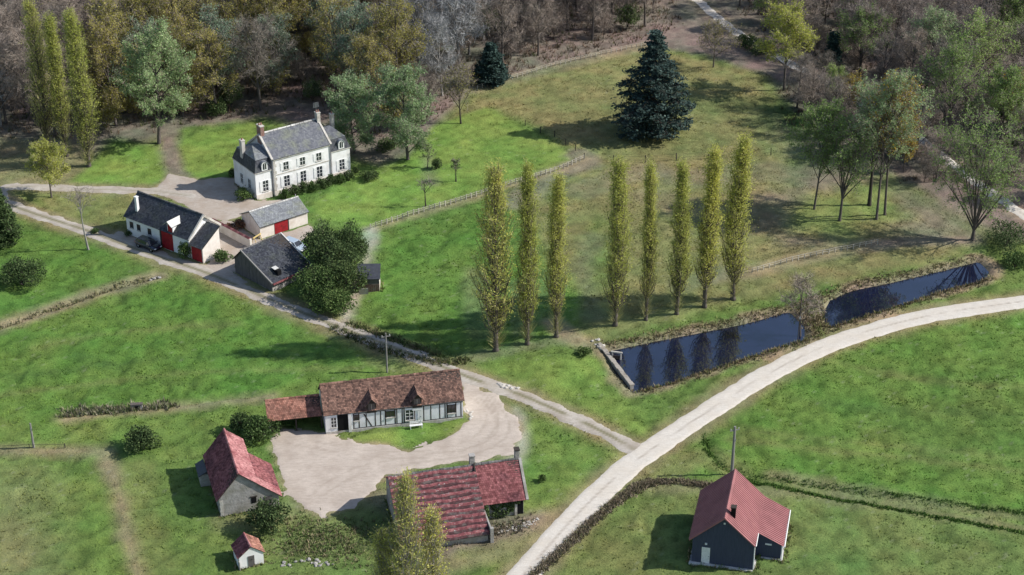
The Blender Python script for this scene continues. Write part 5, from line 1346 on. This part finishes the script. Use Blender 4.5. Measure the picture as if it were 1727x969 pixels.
bush((1258,76),50,2.0,522,'dark green hedge clump along the upper forest road',M_LF_DARK,1600,.26)
bush((217,397),16,.9,523,'small dark shrub at the left corner of the slate barn',M_LF_DARK,500,.16)
bush((160,392),18,.7,524,'tiny shrub on the verge opposite the dead tree',M_LF_SHRUB,500,.16)
# the evergreen clump beside the boarded barn
for i,(b,w,h,lf_,lab) in enumerate([((545,450),70,7.2,M_LF_DARK,'tall dark evergreen at the upper left of the clump by the boarded barn'),
                                  ((588,448),70,7.0,M_LF_DARK,'dark rounded evergreen at the upper right of the clump, by the fence corner'),
                                  ((564,474),84,7.4,M_LF_DARK,'tallest dark evergreen in the heart of the clump by the boarded barn'),
                                  ((540,505),86,5.6,M_LF_SHRUB,'lighter green laurel at the lower left of the clump against the boarded barn'),
                                  ((578,498),80,6.0,M_LF_DARK,'broad dark evergreen in front of the clump, facing the small shed'),
                                  ((560,525),66,3.4,M_LF_SHRUB,'low leafy laurel at the foot of the clump next to the track')]):
    bush(b,w*1.08,h,530+i,lab,lf_,5200,.26,'evergreen_tree' if i != 5 else 'bush',22)
# ivy on the ridged barn
def ivy(parent, pts, n, seed, name='ivy'):
    rs_ = np.random.RandomState(seed); C = []
    for (x,y,z,rx,ry,rzz) in pts:
        d = rs_.normal(size=(n,3)); d /= np.linalg.norm(d,axis=1)[:,None]
        C.append(np.array([x,y,z])+d*np.array([rx,ry,rzz])*rs_.uniform(.6,1.05,(n,1)))
    v_, f_ = leaf_quads(np.vstack(C),.22,rs_)
    o = link_mesh(name, np_mesh(name,v_,f_,M_LF_DARK), parent)
    return o
ivy(rb_, [(Lr+.55,-4.1,1.3,.35,.6,1.0),(Lr+1.9,-3.5,1.5,.8,.18,.6),(Lr+2.9,-3.5,1.7,.7,.18,.45),(Lr+3.5,-3.5,1.2,.5,.15,.6),(Lr+2.4,-3.7,.6,1.4,.3,.45),(Lr+.3,-5.6,.9,.3,1.2,.7),(Lr+4.2,-3.6,1.9,.5,.2,.3)], 260, 7)
# hedge along the manor front: a chain of clipped shrubs
pA, pB = G(482,333), G(588,304)
for k in range(8):
    g = pA.lerp(pB, k/7)
    plant('hedge_shrub', make_bush(560+k,1.05,1.5+.25*((k*7)%3),1000,.2,M_LF_DARK if k % 3 else M_LF_SHRUB,7), g, ('first second third fourth fifth sixth seventh last'.split()[k])+' hedge shrub from the left along the manor front', 'bush', 'hedge along the manor front', rz=k, parts=SP)

# ---- the wood: many trees, one by one
PRO = {
 'bare': [make_broadleaf(601+k, 17, 3.2, 4.8, 16, 9, 15, 0, twig=M_TWIG, tw=.022, tl=1.4, spread_low=-.7) for k in range(3)],
 'grey': [make_broadleaf(611+k, 17, 3.2, 4.8, 16, 9, 14, 0, twig=M_TWIG_GREY, bark=M_BARK_PALE, tw=.032, tl=1.4, spread_low=-.7) for k in range(2)],
 'olive': [make_broadleaf(621+k, 18, 2.6, 5.0, 16, 9, 11, 4, .26, leaf=M_LF_OLIVE, spread_low=-.7) for k in range(3)],
 'teal': [make_broadleaf(631+k, 17, 2.6, 4.6, 16, 9, 11, 5, .26, leaf=M_LF_TEAL, spread_low=-.7) for k in range(2)],
 'green': [make_broadleaf(641+k, 16, 3.5, 4.6, 16, 9, 13, 5, .27, leaf=M_LF_GREEN) for k in range(2)],
 'gold': [make_broadleaf(651, 13, 3.5, 3.4, 14, 8, 12, 3, .36, leaf=M_LF_GOLD)],
}
WOOD = {
 'bare': ('bare_tree', 'bare brown tree in the leafless part of the wood', 'bare trees of the wood'),
 'grey': ('grey_tree', 'bluish-grey leafless tree in the middle of the wood', 'grey trees of the wood'),
 'olive': ('olive_tree', 'mustard-brown budding tree in the wood behind the manor', 'mustard trees of the wood'),
 'teal': ('bluish_tree', 'blue-green leafing tree scattered through the wood', 'blue-green trees of the wood'),
 'green': ('leafing_tree', 'fresh green tree standing among the bare ones of the wood', 'fresh green trees of the wood'),
 'gold': ('golden_tree', 'small golden-leaved tree among the bare ones of the wood', 'golden trees of the wood'),
}
def zone(px, py, r):
    """kind of tree by the place its crown takes"""
    u = r.random()
    if px < 150: return 'bare' if u < .85 else 'olive'
    if px < 690:
        if px < 230 and py < 40: return 'bare'
        if 430 < px < 600 and 20 < py < 130: return 'teal' if u < .45 else ('olive' if u < .85 else 'bare')
        if py > 110 and 430 < px < 560: return 'bare' if u < .6 else 'teal'
        if 640 < px and py < 80: return 'olive' if u < .5 else 'grey'
        return 'olive' if u < .74 else ('teal' if u < .87 else 'bare')
    if px < 800: return 'grey' if u < .55 else ('green' if u < .72 and py > 40 else 'bare')
    if px < 1250: return 'bare' if u < .93 else 'grey'
    if py > -30 and px > 1400: return 'bare' if u < .80 else ('green' if u < .92 else 'gold')
    return 'bare' if u < .88 else 'green'
WOODPOLY = Gp([(-160,225),(0,222),(60,235),(190,222),(240,222),(310,203),(440,188),(540,172),(650,235),(720,200),(775,150),(860,120),(1000,84),(1085,62),(1140,40),(1110,-60),(1060,-330),(-200,-330)])
RIGHTPOLY = Gp([(1230,-330),(1215,-20),(1290,60),(1400,130),(1545,215),(1640,285),(1760,370),(1860,380),(2000,-330)])
RIGHT2 = Gp([(1330,150),(1400,160),(1530,240),(1600,300),(1560,330),(1440,250),(1340,200)])
rw = random.Random(77); placed = []; wood_trees = {}
PLACES = [(180,'behind the three far-left poplars'),(420,'behind the left lawns'),(560,'behind the manor'),(760,'beside the manor trees'),
          (920,'near the dark bushy conifer'),(1060,'above the back meadow fence'),(1215,'behind the cedar'),(1400,'around the lime-yellow tree'),(1560,'beyond the grove'),(9999,'at the far right')]
LOOKS = {'bare':'bare brown tree','grey':'bluish-grey leafless tree','olive':'mustard budding tree','teal':'blue-green leafing tree','green':'fresh green tree','gold':'small golden tree'}
def scatter(polyg, dmin, n, box, smin=.8, smax=1.15):
    mn, mx = polyg.min(0), polyg.max(0)
    tries = 0
    while tries < n:
        tries += 1
        x, y = rw.uniform(mn[0],mx[0]), rw.uniform(mn[1],min(mx[1],360))
        sd = sdf_poly(np.array([x]),np.array([y]),polyg)[0]
        if sd < 0.5: continue
        bx, by = Pix((x,y,0))
        if by < -35 or bx < -70 or bx > 1800: continue
        if d_line(np.array([x]),np.array([y]),FORESTROAD)[0] < 4.4: continue
        if any((x-a)**2+(y-b)**2 < dmin*dmin for a,b in placed): continue
        placed.append((x,y))
        cx,cy = Pix((x,y,11))
        k = zone(cx,cy,rw)
        s = rw.uniform(smin,smax)
        zz = zg(Vector((x,y,0))) if y < 370 and abs(x) < 115 else 0
        o = plant(WOOD[k][0], rw.choice(PRO[k]), (x,y,zz), None, 'tree', WOOD[k][2], rz=rw.uniform(0,6.28), sc=s*rw.uniform(.9,1.1), sz=s)
        place = next(t for lim,t in PLACES if bx < lim)
        depth = 'at the wood edge' if sd < 4.5 else ('in the second rank' if sd < 13 else 'deep in the wood')
        wood_trees.setdefault((k,depth,place),[]).append((bx,o))
scatter(WOODPOLY, 5.6, 2600, None)
scatter(RIGHTPOLY, 5.3, 1800, None, .6, .95)
scatter(RIGHT2, 5.0, 260, None, .45, .7)
ORD = 'first second third fourth fifth sixth seventh eighth ninth tenth eleventh twelfth thirteenth fourteenth fifteenth sixteenth seventeenth eighteenth nineteenth twentieth twenty-first twenty-second twenty-third twenty-fourth twenty-fifth twenty-sixth twenty-seventh twenty-eighth twenty-ninth thirtieth'.split()
for (k,depth,place),lst in wood_trees.items():
    lst.sort(key=lambda t: t[0])
    for i,(_,o) in enumerate(lst):
        o['label'] = f'{LOOKS[k]} {depth} {place}' + (f', {ORD[i]} from left' if 1 < len(lst) <= len(ORD) else '')
# low thickets filling the wood
THK = {'bare': [make_broadleaf(661+k, 5.5, .5, 2.9, 15, 8, 13, 0, twig=M_TWIG, tw=.022, tl=.9, vase=True, tr=.07) for k in range(2)],
       'olive': [make_broadleaf(671, 6.0, .6, 2.9, 15, 8, 12, 4, .25, leaf=M_LF_OLIVE, tl=.9, vase=True, tr=.07)],
       'dark': [make_broadleaf(681, 4.5, .4, 2.4, 14, 8, 11, 5, .24, leaf=M_LF_SHRUB, tl=.8, vase=True, tr=.07)]}
TLOOK = {'bare':'low brown leafless thicket','olive':'low mustard thicket','dark':'low dark green thicket'}
thickets = {}; tp = []
for polyg, n, dmin in ((WOODPOLY,900,5.6),(RIGHTPOLY,600,5.8),(RIGHT2,120,5.0)):
    mn, mx = polyg.min(0), polyg.max(0)
    for _ in range(n):
        x, y = rw.uniform(mn[0],mx[0]), rw.uniform(mn[1],min(mx[1],352))
        sd = sdf_poly(np.array([x]),np.array([y]),polyg)[0]
        bx, by = Pix((x,y,0))
        if sd < 1 or by < -20 or bx < -40 or bx > 1770 or d_line(np.array([x]),np.array([y]),FORESTROAD)[0] < 2.8: continue
        if any((x-a)**2+(y-b)**2 < dmin*dmin for a,b in tp): continue
        tp.append((x,y)); u = rw.random()
        k = ('olive' if u < .5 else ('dark' if u > .85 else 'bare')) if 150 < bx < 690 else ('dark' if u > .9 else 'bare')
        o = plant('thicket', rw.choice(THK[k]), (x,y,zg(Vector((x,y,0)))), None, 'thicket', 'thickets of the wood', rz=rw.uniform(0,6.28), sc=rw.uniform(.7,1.15))
        place = next(t for lim,t in PLACES if bx < lim)
        thickets.setdefault((k,'at the wood edge' if sd < 5 else 'inside the wood',place),[]).append((bx,o))
for (k,depth,place),lst in thickets.items():
    lst.sort(key=lambda t: t[0])
    for i,(_,o) in enumerate(lst):
        o['label'] = f'{TLOOK[k]} {depth} {place}' + (f', {ORD[i]} from left' if 1 < len(lst) <= len(ORD) else '')
# undergrowth of the wood
rs = np.random.RandomState(9)
UP = np.column_stack([rs.uniform(-112,112,60000), rs.uniform(255,366,60000)])
inw = (sdf_poly(UP[:,0],UP[:,1],WOODPOLY) > -1.5) | (sdf_poly(UP[:,0],UP[:,1],RIGHTPOLY) > -1) | (sdf_poly(UP[:,0],UP[:,1],RIGHT2) > -2)
inw &= field(UP,hard) > .8
UP = UP[inw & (field(UP,nF) > .42)][:16000]
UC = np.array([(.12,.085,.065),(.16,.11,.085),(.09,.075,.06),(.07,.085,.035)])[rs.randint(0,4,len(UP))]
tufts('undergrowth', UP, rs.uniform(.3,1.3,len(UP)), np.full(len(UP),.06), UC, 'brown undergrowth and brambles on the floor of the wood', 'undergrowth', blades=5, seed=19, lean=.9)

# ================================================================== SMALL THINGS
# ---- fences
def fence(name, line, gap, label, mat, h=.85, w=.06, rails=(.42,.74), rw_=.028):
    seg = np.hypot(*np.diff(line,axis=0).T); cum = np.r_[0,np.cumsum(seg)]
    n = max(2,int(cum[-1]/gap)); ts_ = np.linspace(0,cum[-1],n+1)
    pts = np.column_stack([np.interp(ts_,cum,line[:,0]),np.interp(ts_,cum,line[:,1])])
    o = empty(name,(pts[0,0],pts[0,1],0),0,label,'fence'); c0 = Vector((pts[0,0],pts[0,1],0))
    pm = MB().box(-w,w,-w,w,-.3,h).add([(-w,-w,h),(w,-w,h),(w,w,h),(-w,w,h),(0,0,h+.07)],[(0,1,4),(1,2,4),(2,3,4),(3,0,4)]).mesh('post',mat)
    zz = []
    for i,p in enumerate(pts):
        z = zg(Vector((p[0],p[1],0))) if gy[0] < p[1] < gy[-1] else 0; zz.append(z)
        k = link_mesh('post',pm,o,(p[0]-c0.x,p[1]-c0.y,z)); k.rotation_euler = (.04*math.sin(i*2.3),.04*math.cos(i*1.7),i*.3)
    for r_ in rails:
        MB().tube([(p[0]-c0.x,p[1]-c0.y,z+r_) for p,z in zip(pts,zz)],[rw_]*len(pts),4).build('rail',mat,o)
    return o
M_FENCE = rough_mat('bleached_fence_wood',(.38,.35,.29),(.52,.49,.42),4,.9,.1,.2,.02)
fence('rail_fence',PATH1,.95,'pale post-and-rail fence curving below the manor lawn',M_FENCE)
fence('rail_fence',L((805,150),(870,131),(960,105),(1090,76)),1.1,'pale post-and-rail fence along the wood edge behind the back meadow',M_FENCE,.7,.05)
fence('rail_fence',L((1268,460),(1350,437),(1480,411)),1.0,'pale post-and-rail fence above the far pond bank',M_FENCE,.7,.05)
fence('wire_fence',L((985,268),(965,250),(930,228),(886,212)),3.2,'thin dark wire fence rising from the rail fence to the cedar shadow',M_BARK_DARK,1.1,.05,(.5,.95),.012)
fence('wire_fence',L((1034,274),(1085,274),(1130,270),(1190,268),(1300,262)),4.6,'thin dark wire fence crossing the meadow behind the poplars',M_BARK_DARK,1.3,.06,(.5,1.1),.012)
fence('wire_fence',L((-10,757),(57,756),(110,755)),3.6,'low wire fence beside the leaning grey pole at left',M_BARK_DARK,.6,.05,(.5,),.02)

# ---- poles
def pole(b, ty, label, arm=True, r0=.13, mat=M_POLE, stay=False):
    h = height_of(b,ty); o = empty('utility_pole',at_ground(*b),R(20),label,'pole')
    MB().tube([(0,0,-.4),(0,0,h*.5),(0,0,h)],[r0,r0*.85,r0*.68],8).build('shaft',mat,o)
    if arm:
        c = MB().box(-.6,.6,-.05,.05,h-.55,h-.45).build('cross_arm',mat,o)
        for x in (-.5,0,.5): MB().tube([(x,0,h-.45),(x,0,h-.3),(x,0,h-.22)],[.03,.055,.03],6).build('insulator',M_CONC,c)
    MB().box(-.10,.10,-r0-.06,-r0+.02,h*.72,h*.72+.35).build('junction_box',M_METAL,o)
    return o
pole((1234,800),716,'grey utility pole standing behind the dark blue barn',True,.2)
pole((653,628),562,'dark utility pole beside the track above the timbered house',True,.12)
pole((57,755),714,'short leaning grey post in the grass at the left edge',False,.16)
pole((1345,578),520,'slim grey marker post at the near edge of the pond',False,.06,M_BARK_DARK)

# ---- dam wall of the pond
pa, pb = G(1010,580), G(1066,652)
dv = pb-pa
dam = empty('dam_wall',pa,math.atan2(dv.y,dv.x),'pale stone dam wall closing the left end of the pond','wall')
Ld = dv.length
MB().box(0,Ld,-.22,.22,-1.4,.12).build('wall_body',M_STONE,dam)
rr = random.Random(4)
n = 13
for k in range(n):
    h_ = rr.uniform(.22,.34)
    MB().box(Ld*k/n+.02,Ld*(k+1)/n-.02,-.26-rr.uniform(0,.10),.26+rr.uniform(0,.10),.125,h_).build('coping_stone',M_DAM,dam,bevel=.04)
sl_ = empty('sluice_gate',G(1036,602)+Vector((.3,.2,-.35)),R(-15),'small pale sluice frame in the pond by the dam','sluice')
for s in (-1,1): MB().box(s*.55-.07,s*.55+.07,-.08,.08,-.6,.9).build('side_post',M_PALESTONE,sl_)
MB().box(-.75,.75,-.1,.1,.9,1.06).build('head_beam',M_PALESTONE,sl_)
MB().box(-.48,.48,-.04,.04,-.6,.45).build('gate_board',M_TIMBER,sl_)

# ---- cars
def wheel_mesh():
    t = MB(); n = 18
    def ring(r,y): return [(r*math.cos(2*math.pi*i/n),y,r*math.sin(2*math.pi*i/n)) for i in range(n)]
    prof = [(.20,-.09),(.30,-.105),(.325,-.07),(.325,.07),(.30,.105),(.20,.09)]
    vs_ = sum([ring(r,y) for r,y in prof],[]); fs_ = []
    for k in range(len(prof)-1):
        for i in range(n): j=(i+1)%n; fs_.append((k*n+i,k*n+j,(k+1)*n+j,(k+1)*n+i))
    t.add(vs_,fs_); tyre = t.mesh('tyre',M_DARK,True)
    r_ = MB(); vs_ = ring(.20,-.075)+ring(.20,.075)+[(0,-.085,0),(0,.085,0)]
    fs_ = [(i,(i+1)%n,n+(i+1)%n,n+i) for i in range(n)]+[(2*n,(i+1)%n,i) for i in range(n)]+[(2*n+1,n+i,n+(i+1)%n) for i in range(n)]
    r_.add(vs_,fs_)
    return tyre, r_.mesh('rim',M_METAL,True)
TYRE, RIM = wheel_mesh()
def car(loc, rz, paint, label):
    """five-door estate: x forward, lofted body with wheel wells, glasshouse, wheels and lamps"""
    o = empty('parked_car',loc,rz,label,'car')
    # stations along the length: x, half width low, half width belt, floor z, belt z
    st = [(-2.08,.70,.66,.42,.78),(-2.0,.80,.78,.30,.92),(-1.3,.85,.84,.22,.96),(0,.86,.85,.20,.93),(.85,.86,.84,.20,.92),(1.35,.85,.80,.22,.86),(1.85,.80,.74,.28,.74),(2.08,.66,.62,.38,.62)]
    m = MB(); vs_ = []
    for x,wl,wb,zf,zb in st:
        zm = zf+(zb-zf)*.5
        sec = [(-wl*.92,zf),(-wl-.02,zm*.8+zf*.2),(-wl-.01,zm+.1),(-wb,zb-.05),(-wb+.10,zb),(wb-.10,zb),(wb,zb-.05),(wl+.01,zm+.1),(wl+.02,zm*.8+zf*.2),(wl*.92,zf)]
        vs_ += [(x,y,z) for y,z in sec]
    k = 10; fs_ = [tuple(range(k-1,-1,-1)), tuple(range((len(st)-1)*k,len(st)*k))]
    for i in range(len(st)-1):
        for j in range(k): j2=(j+1)%k; fs_.append((i*k+j,i*k+j2,(i+1)*k+j2,(i+1)*k+j))
    m.add(vs_,fs_); body = m.build('body',paint,o,True)
    sb = body.modifiers.new('round','SUBSURF'); sb.levels = 1; sb.render_levels = 1
    # cabin
    lo = [(-1.98,.74),(-.9,.78),(.3,.78),(1.12,.74)]; hi = [(-1.62,.58),(-.8,.62),(.15,.62),(.42,.58)]
    vs_ = [(x,s*w,.90) for s in (-1,1) for x,w in lo]+[(x,s*w,1.44) for s in (-1,1) for x,w in hi]
    c = MB(); c.add(vs_,[(0,1,9,8),(1,2,10,9),(2,3,11,10),(5,4,12,13),(6,5,13,14),(7,6,14,15),(3,7,15,11),(4,0,8,12),(8,9,13,12),(9,10,14,13),(10,11,15,14)])
    cab = c.build('cabin',paint,o)
    bv = cab.modifiers.new('round','BEVEL'); bv.width = .05; bv.segments = 2
    def pane(a,b,c_,d,nm):
        A = [Vector(p) for p in (a,b,c_,d)]; ce = sum(A,Vector())/4; nr = (A[1]-A[0]).cross(A[3]-A[0]).normalized()
        if nr.dot(ce-Vector((-.3,0,1.1))) < 0: nr = -nr
        A = [ce+(p-ce)*.86+nr*.012 for p in A]
        MB().add(A+[p-nr*.02 for p in A],[(0,1,2,3),(7,6,5,4),(0,4,5,1),(1,5,6,2),(2,6,7,3),(3,7,4,0)]).build(nm,M_GLASS,cab)
    V8 = vs_
    for q in ((0,1,9,8),(1,2,10,9),(2,3,11,10),(5,4,12,13),(6,5,13,14),(7,6,14,15)): pane(*[V8[i] for i in q],'side_window')
    pane(*[V8[i] for i in (3,7,15,11)],'windscreen'); pane(*[V8[i] for i in (4,0,8,12)],'rear_window')
    for x in (-1.3,1.28):
        for s in (-1,1):
            wh = bpy.data.objects.new('wheel',None); COL.objects.link(wh); wh.parent = o; wh.location = (x,s*.76,.325)
            link_mesh('tyre',TYRE,wh); link_mesh('rim',RIM,wh)
    for s in (-1,1):
        MB().box(1.93,2.06,s*.56-.15,s*.56+.15,.56,.68).build('headlight',M_WHITE,o,bevel=.02)
        MB().box(-2.09,-1.99,s*.64-.09,s*.64+.09,.60,.86).build('tail_light',M_RED,o,bevel=.02)
        MB().box(.78,.95,s*.93-.08,s*.93+.08,.92,1.04).build('door_mirror',paint,o,bevel=.02)
    MB().box(2.02,2.10,-.62,.62,.36,.47).build('front_bumper',M_DARK,o,bevel=.02)
    MB().box(-2.12,-2.02,-.66,.66,.38,.52).build('rear_bumper',M_DARK,o,bevel=.02)
    MB().box(-2.135,-2.12,-.26,.26,.60,.71).build('number_plate',M_WHITE,o)
    return o
def paint(name,c):
    m,nt,b = new_mat(name,.25,.5); b.inputs['Coat Weight'].default_value = .6
    f = noise_fac(nt,3,3); nt.links.new(ramp(nt,f,[(.3,tuple(x*.9 for x in c)),(.7,c)]),b.inputs['Base Color'])
    return m
car(G(251,418)+Vector((0,0,.02)),barn.rotation_euler.z,paint('navy_paint',(.012,.016,.032)),'dark navy car parked along the front of the whitewashed barn')
car(G(497,420)+Vector((0,0,.02)),R(-38),paint('pale_blue_paint',(.42,.50,.58)),'pale blue car half hidden behind the boarded barn roof')

# ---- garden and yard odds and ends
def bench(loc, rz, label, mat, name='bench'):
    o = empty(name,loc,rz,label,'bench')
    for k in range(3): MB().box(-.8,.8,-.2+.14*k,-.08+.14*k,.43,.47).build('seat_slat',mat,o)
    for k in range(2): MB().box(-.8,.8,.22,.25,.6+.18*k,.72+.18*k).build('back_slat',mat,o)
    for s in (-1,1):
        for y in (-.16,.2): MB().box(s*.7-.04,s*.7+.04,y-.04,y+.04,0,.43 if y < 0 else .92).build('leg',mat,o)
    return o
bench(G(702,722)+Vector((0,0,.03)),R(12),'small white garden bench on the grass before the timbered house',M_WHITE)
M_YELLOW = rough_mat('yellow_timber',(.52,.38,.13),(.66,.52,.24),3,.8,.2,.1,.01)
tr_ = empty('timber_trestle',G(434,407),R(60),'yellow wooden trestle by the grey-roofed garage','trestle')
MB().box(-.9,.9,-.07,.07,.85,1.0).build('beam',M_YELLOW,tr_)
for sx in (-.7,.7):
    for sy in (-1,1): MB().tube([(sx,sy*.05,.9),(sx,sy*.4,0)],[.05,.05],4).build('leg',M_YELLOW,tr_)
def stones(name, line, n, size, label, cat, seed, mat=M_PALESTONE):
    """heap of separate stones, each its own part"""
    r_ = random.Random(seed); o = empty(name,(line[0][0],line[0][1],0),0,label,cat)
    P_ = along(np.asarray(line),.5,n,seed)
    ms = []
    for q in range(4):
        m = MB(); vs_ = []
        for zt,f in ((-.5,.7),(0,1.0),(.45,.6)):
            for i in range(6):
                a = i*math.pi/3+r_.uniform(-.3,.3); rr_ = f*r_.uniform(.75,1.1)
                vs_.append((math.cos(a)*rr_,math.sin(a)*rr_,zt*r_.uniform(.8,1.2)))
        fs_ = [(5,4,3,2,1,0),(12,13,14,15,16,17)]+[(l*6+i,l*6+(i+1)%6,(l+1)*6+(i+1)%6,(l+1)*6+i) for l in (0,1) for i in range(6)]
        m.add(vs_,fs_); ms.append(m.mesh('stone',mat))
    for p in P_:
        s = size*r_.uniform(.5,1.3)
        k = link_mesh('stone',r_.choice(ms),o,(p[0]-line[0][0],p[1]-line[0][1],zg(Vector((p[0],p[1],0)))+s*.2)); k.scale = (s,s*r_.uniform(.7,1.1),s*.7); k.rotation_euler = (r_.uniform(-.3,.3),r_.uniform(-.3,.3),r_.uniform(0,6))
    return o
stones('stone_heap',Gp([(790,692),(796,706)]),12,.24,'heap of pale stones at the right end of the timbered house','stones',31)
stones('rubble_heap',Gp([(838,898),(870,890),(905,878)]),60,.17,'spread of pale rubble along the foot of the ridged barn','rubble',32)
stones('ditch_stones',Gp([(150,696),(200,690),(258,684),(285,682)]),44,.26,'grey tumbled stones along the ditch below the left meadow','stones',33,M_STONE)
stones('track_stones',Gp([(842,651),(880,657)]),10,.35,'few pale stones beside the track near the gravel yard','stones',34)
stones('culvert_stones',Gp([(255,470),(272,464)]),12,.35,'dark culvert stones where the ditch meets the track','stones',35,M_STONE)
stones('dam_stones',Gp([(1005,575),(1020,590)]),14,.4,'tumbled pale stones at the upper end of the dam','stones',36)
stones('bank_stones',Gp([(470,955),(520,950),(560,948)]),26,.24,'row of grey stones below the weeds at bottom left','stones',37,M_STONE)
# culvert mouth in the left ditch
cv = empty('culvert',G(231,690),R(8),'small dark stone culvert mouth in the ditch','culvert')
MB().box(-.7,.7,0,.45,-.2,.6).build('head_wall',M_STONE,cv)
MB().box(-.38,.38,-.02,.05,-.2,.5).build('opening',M_DARK,cv)
MB().box(-.75,.75,-.06,.5,.602,.70).build('cap_stone',M_BARK,cv)
# weeds along the foot of the walls
def foot(o, x0, x1, y0, y1, sides='flrb'):
    M = Matrix.Translation(o.location) @ Matrix.Rotation(o.rotation_euler.z, 4, 'Z')
    q = {'f': ((x0,y0),(x1,y0)), 'b': ((x0,y1),(x1,y1)), 'l': ((x0,y0),(x0,y1)), 'r': ((x1,y0),(x1,y1))}
    return [np.array([(M @ Vector((a[0],a[1],0)))[:2] for a in q[s]]) for s in sides]
FW = (foot(bl,-.3,6.8+.3,-.4,9.2) + foot(bl,7.1,9.9,2.2,9.3,'fr') + foot(cr,-.15,6.9,-.15,9.3,'flb') + foot(ts,-.1,2.9,-.1,2.6) + foot(tim,0,17,-.15,6.1,'b') + foot(barn,-.1,11.8,-.15,6.1,'lb')
      + foot(old,-.1,7.5,-.15,6.9,'lr') + foot(gar,-.1,8.4,-.1,5.3,'b') + foot(rb_,-.15,15,-7.7,2.7,'lb') + foot(shed,-.1,3.1,-.1,2.6,'rlb') + foot(manor,-.1,17.2,-.1,7.4,'lb'))
bank('foot_weeds', FW, 9, .3, .32, [(.10,.16,.045),(.17,.18,.08),(.22,.19,.12)], 'weeds growing along the foot of the building walls', 'weeds', 321)
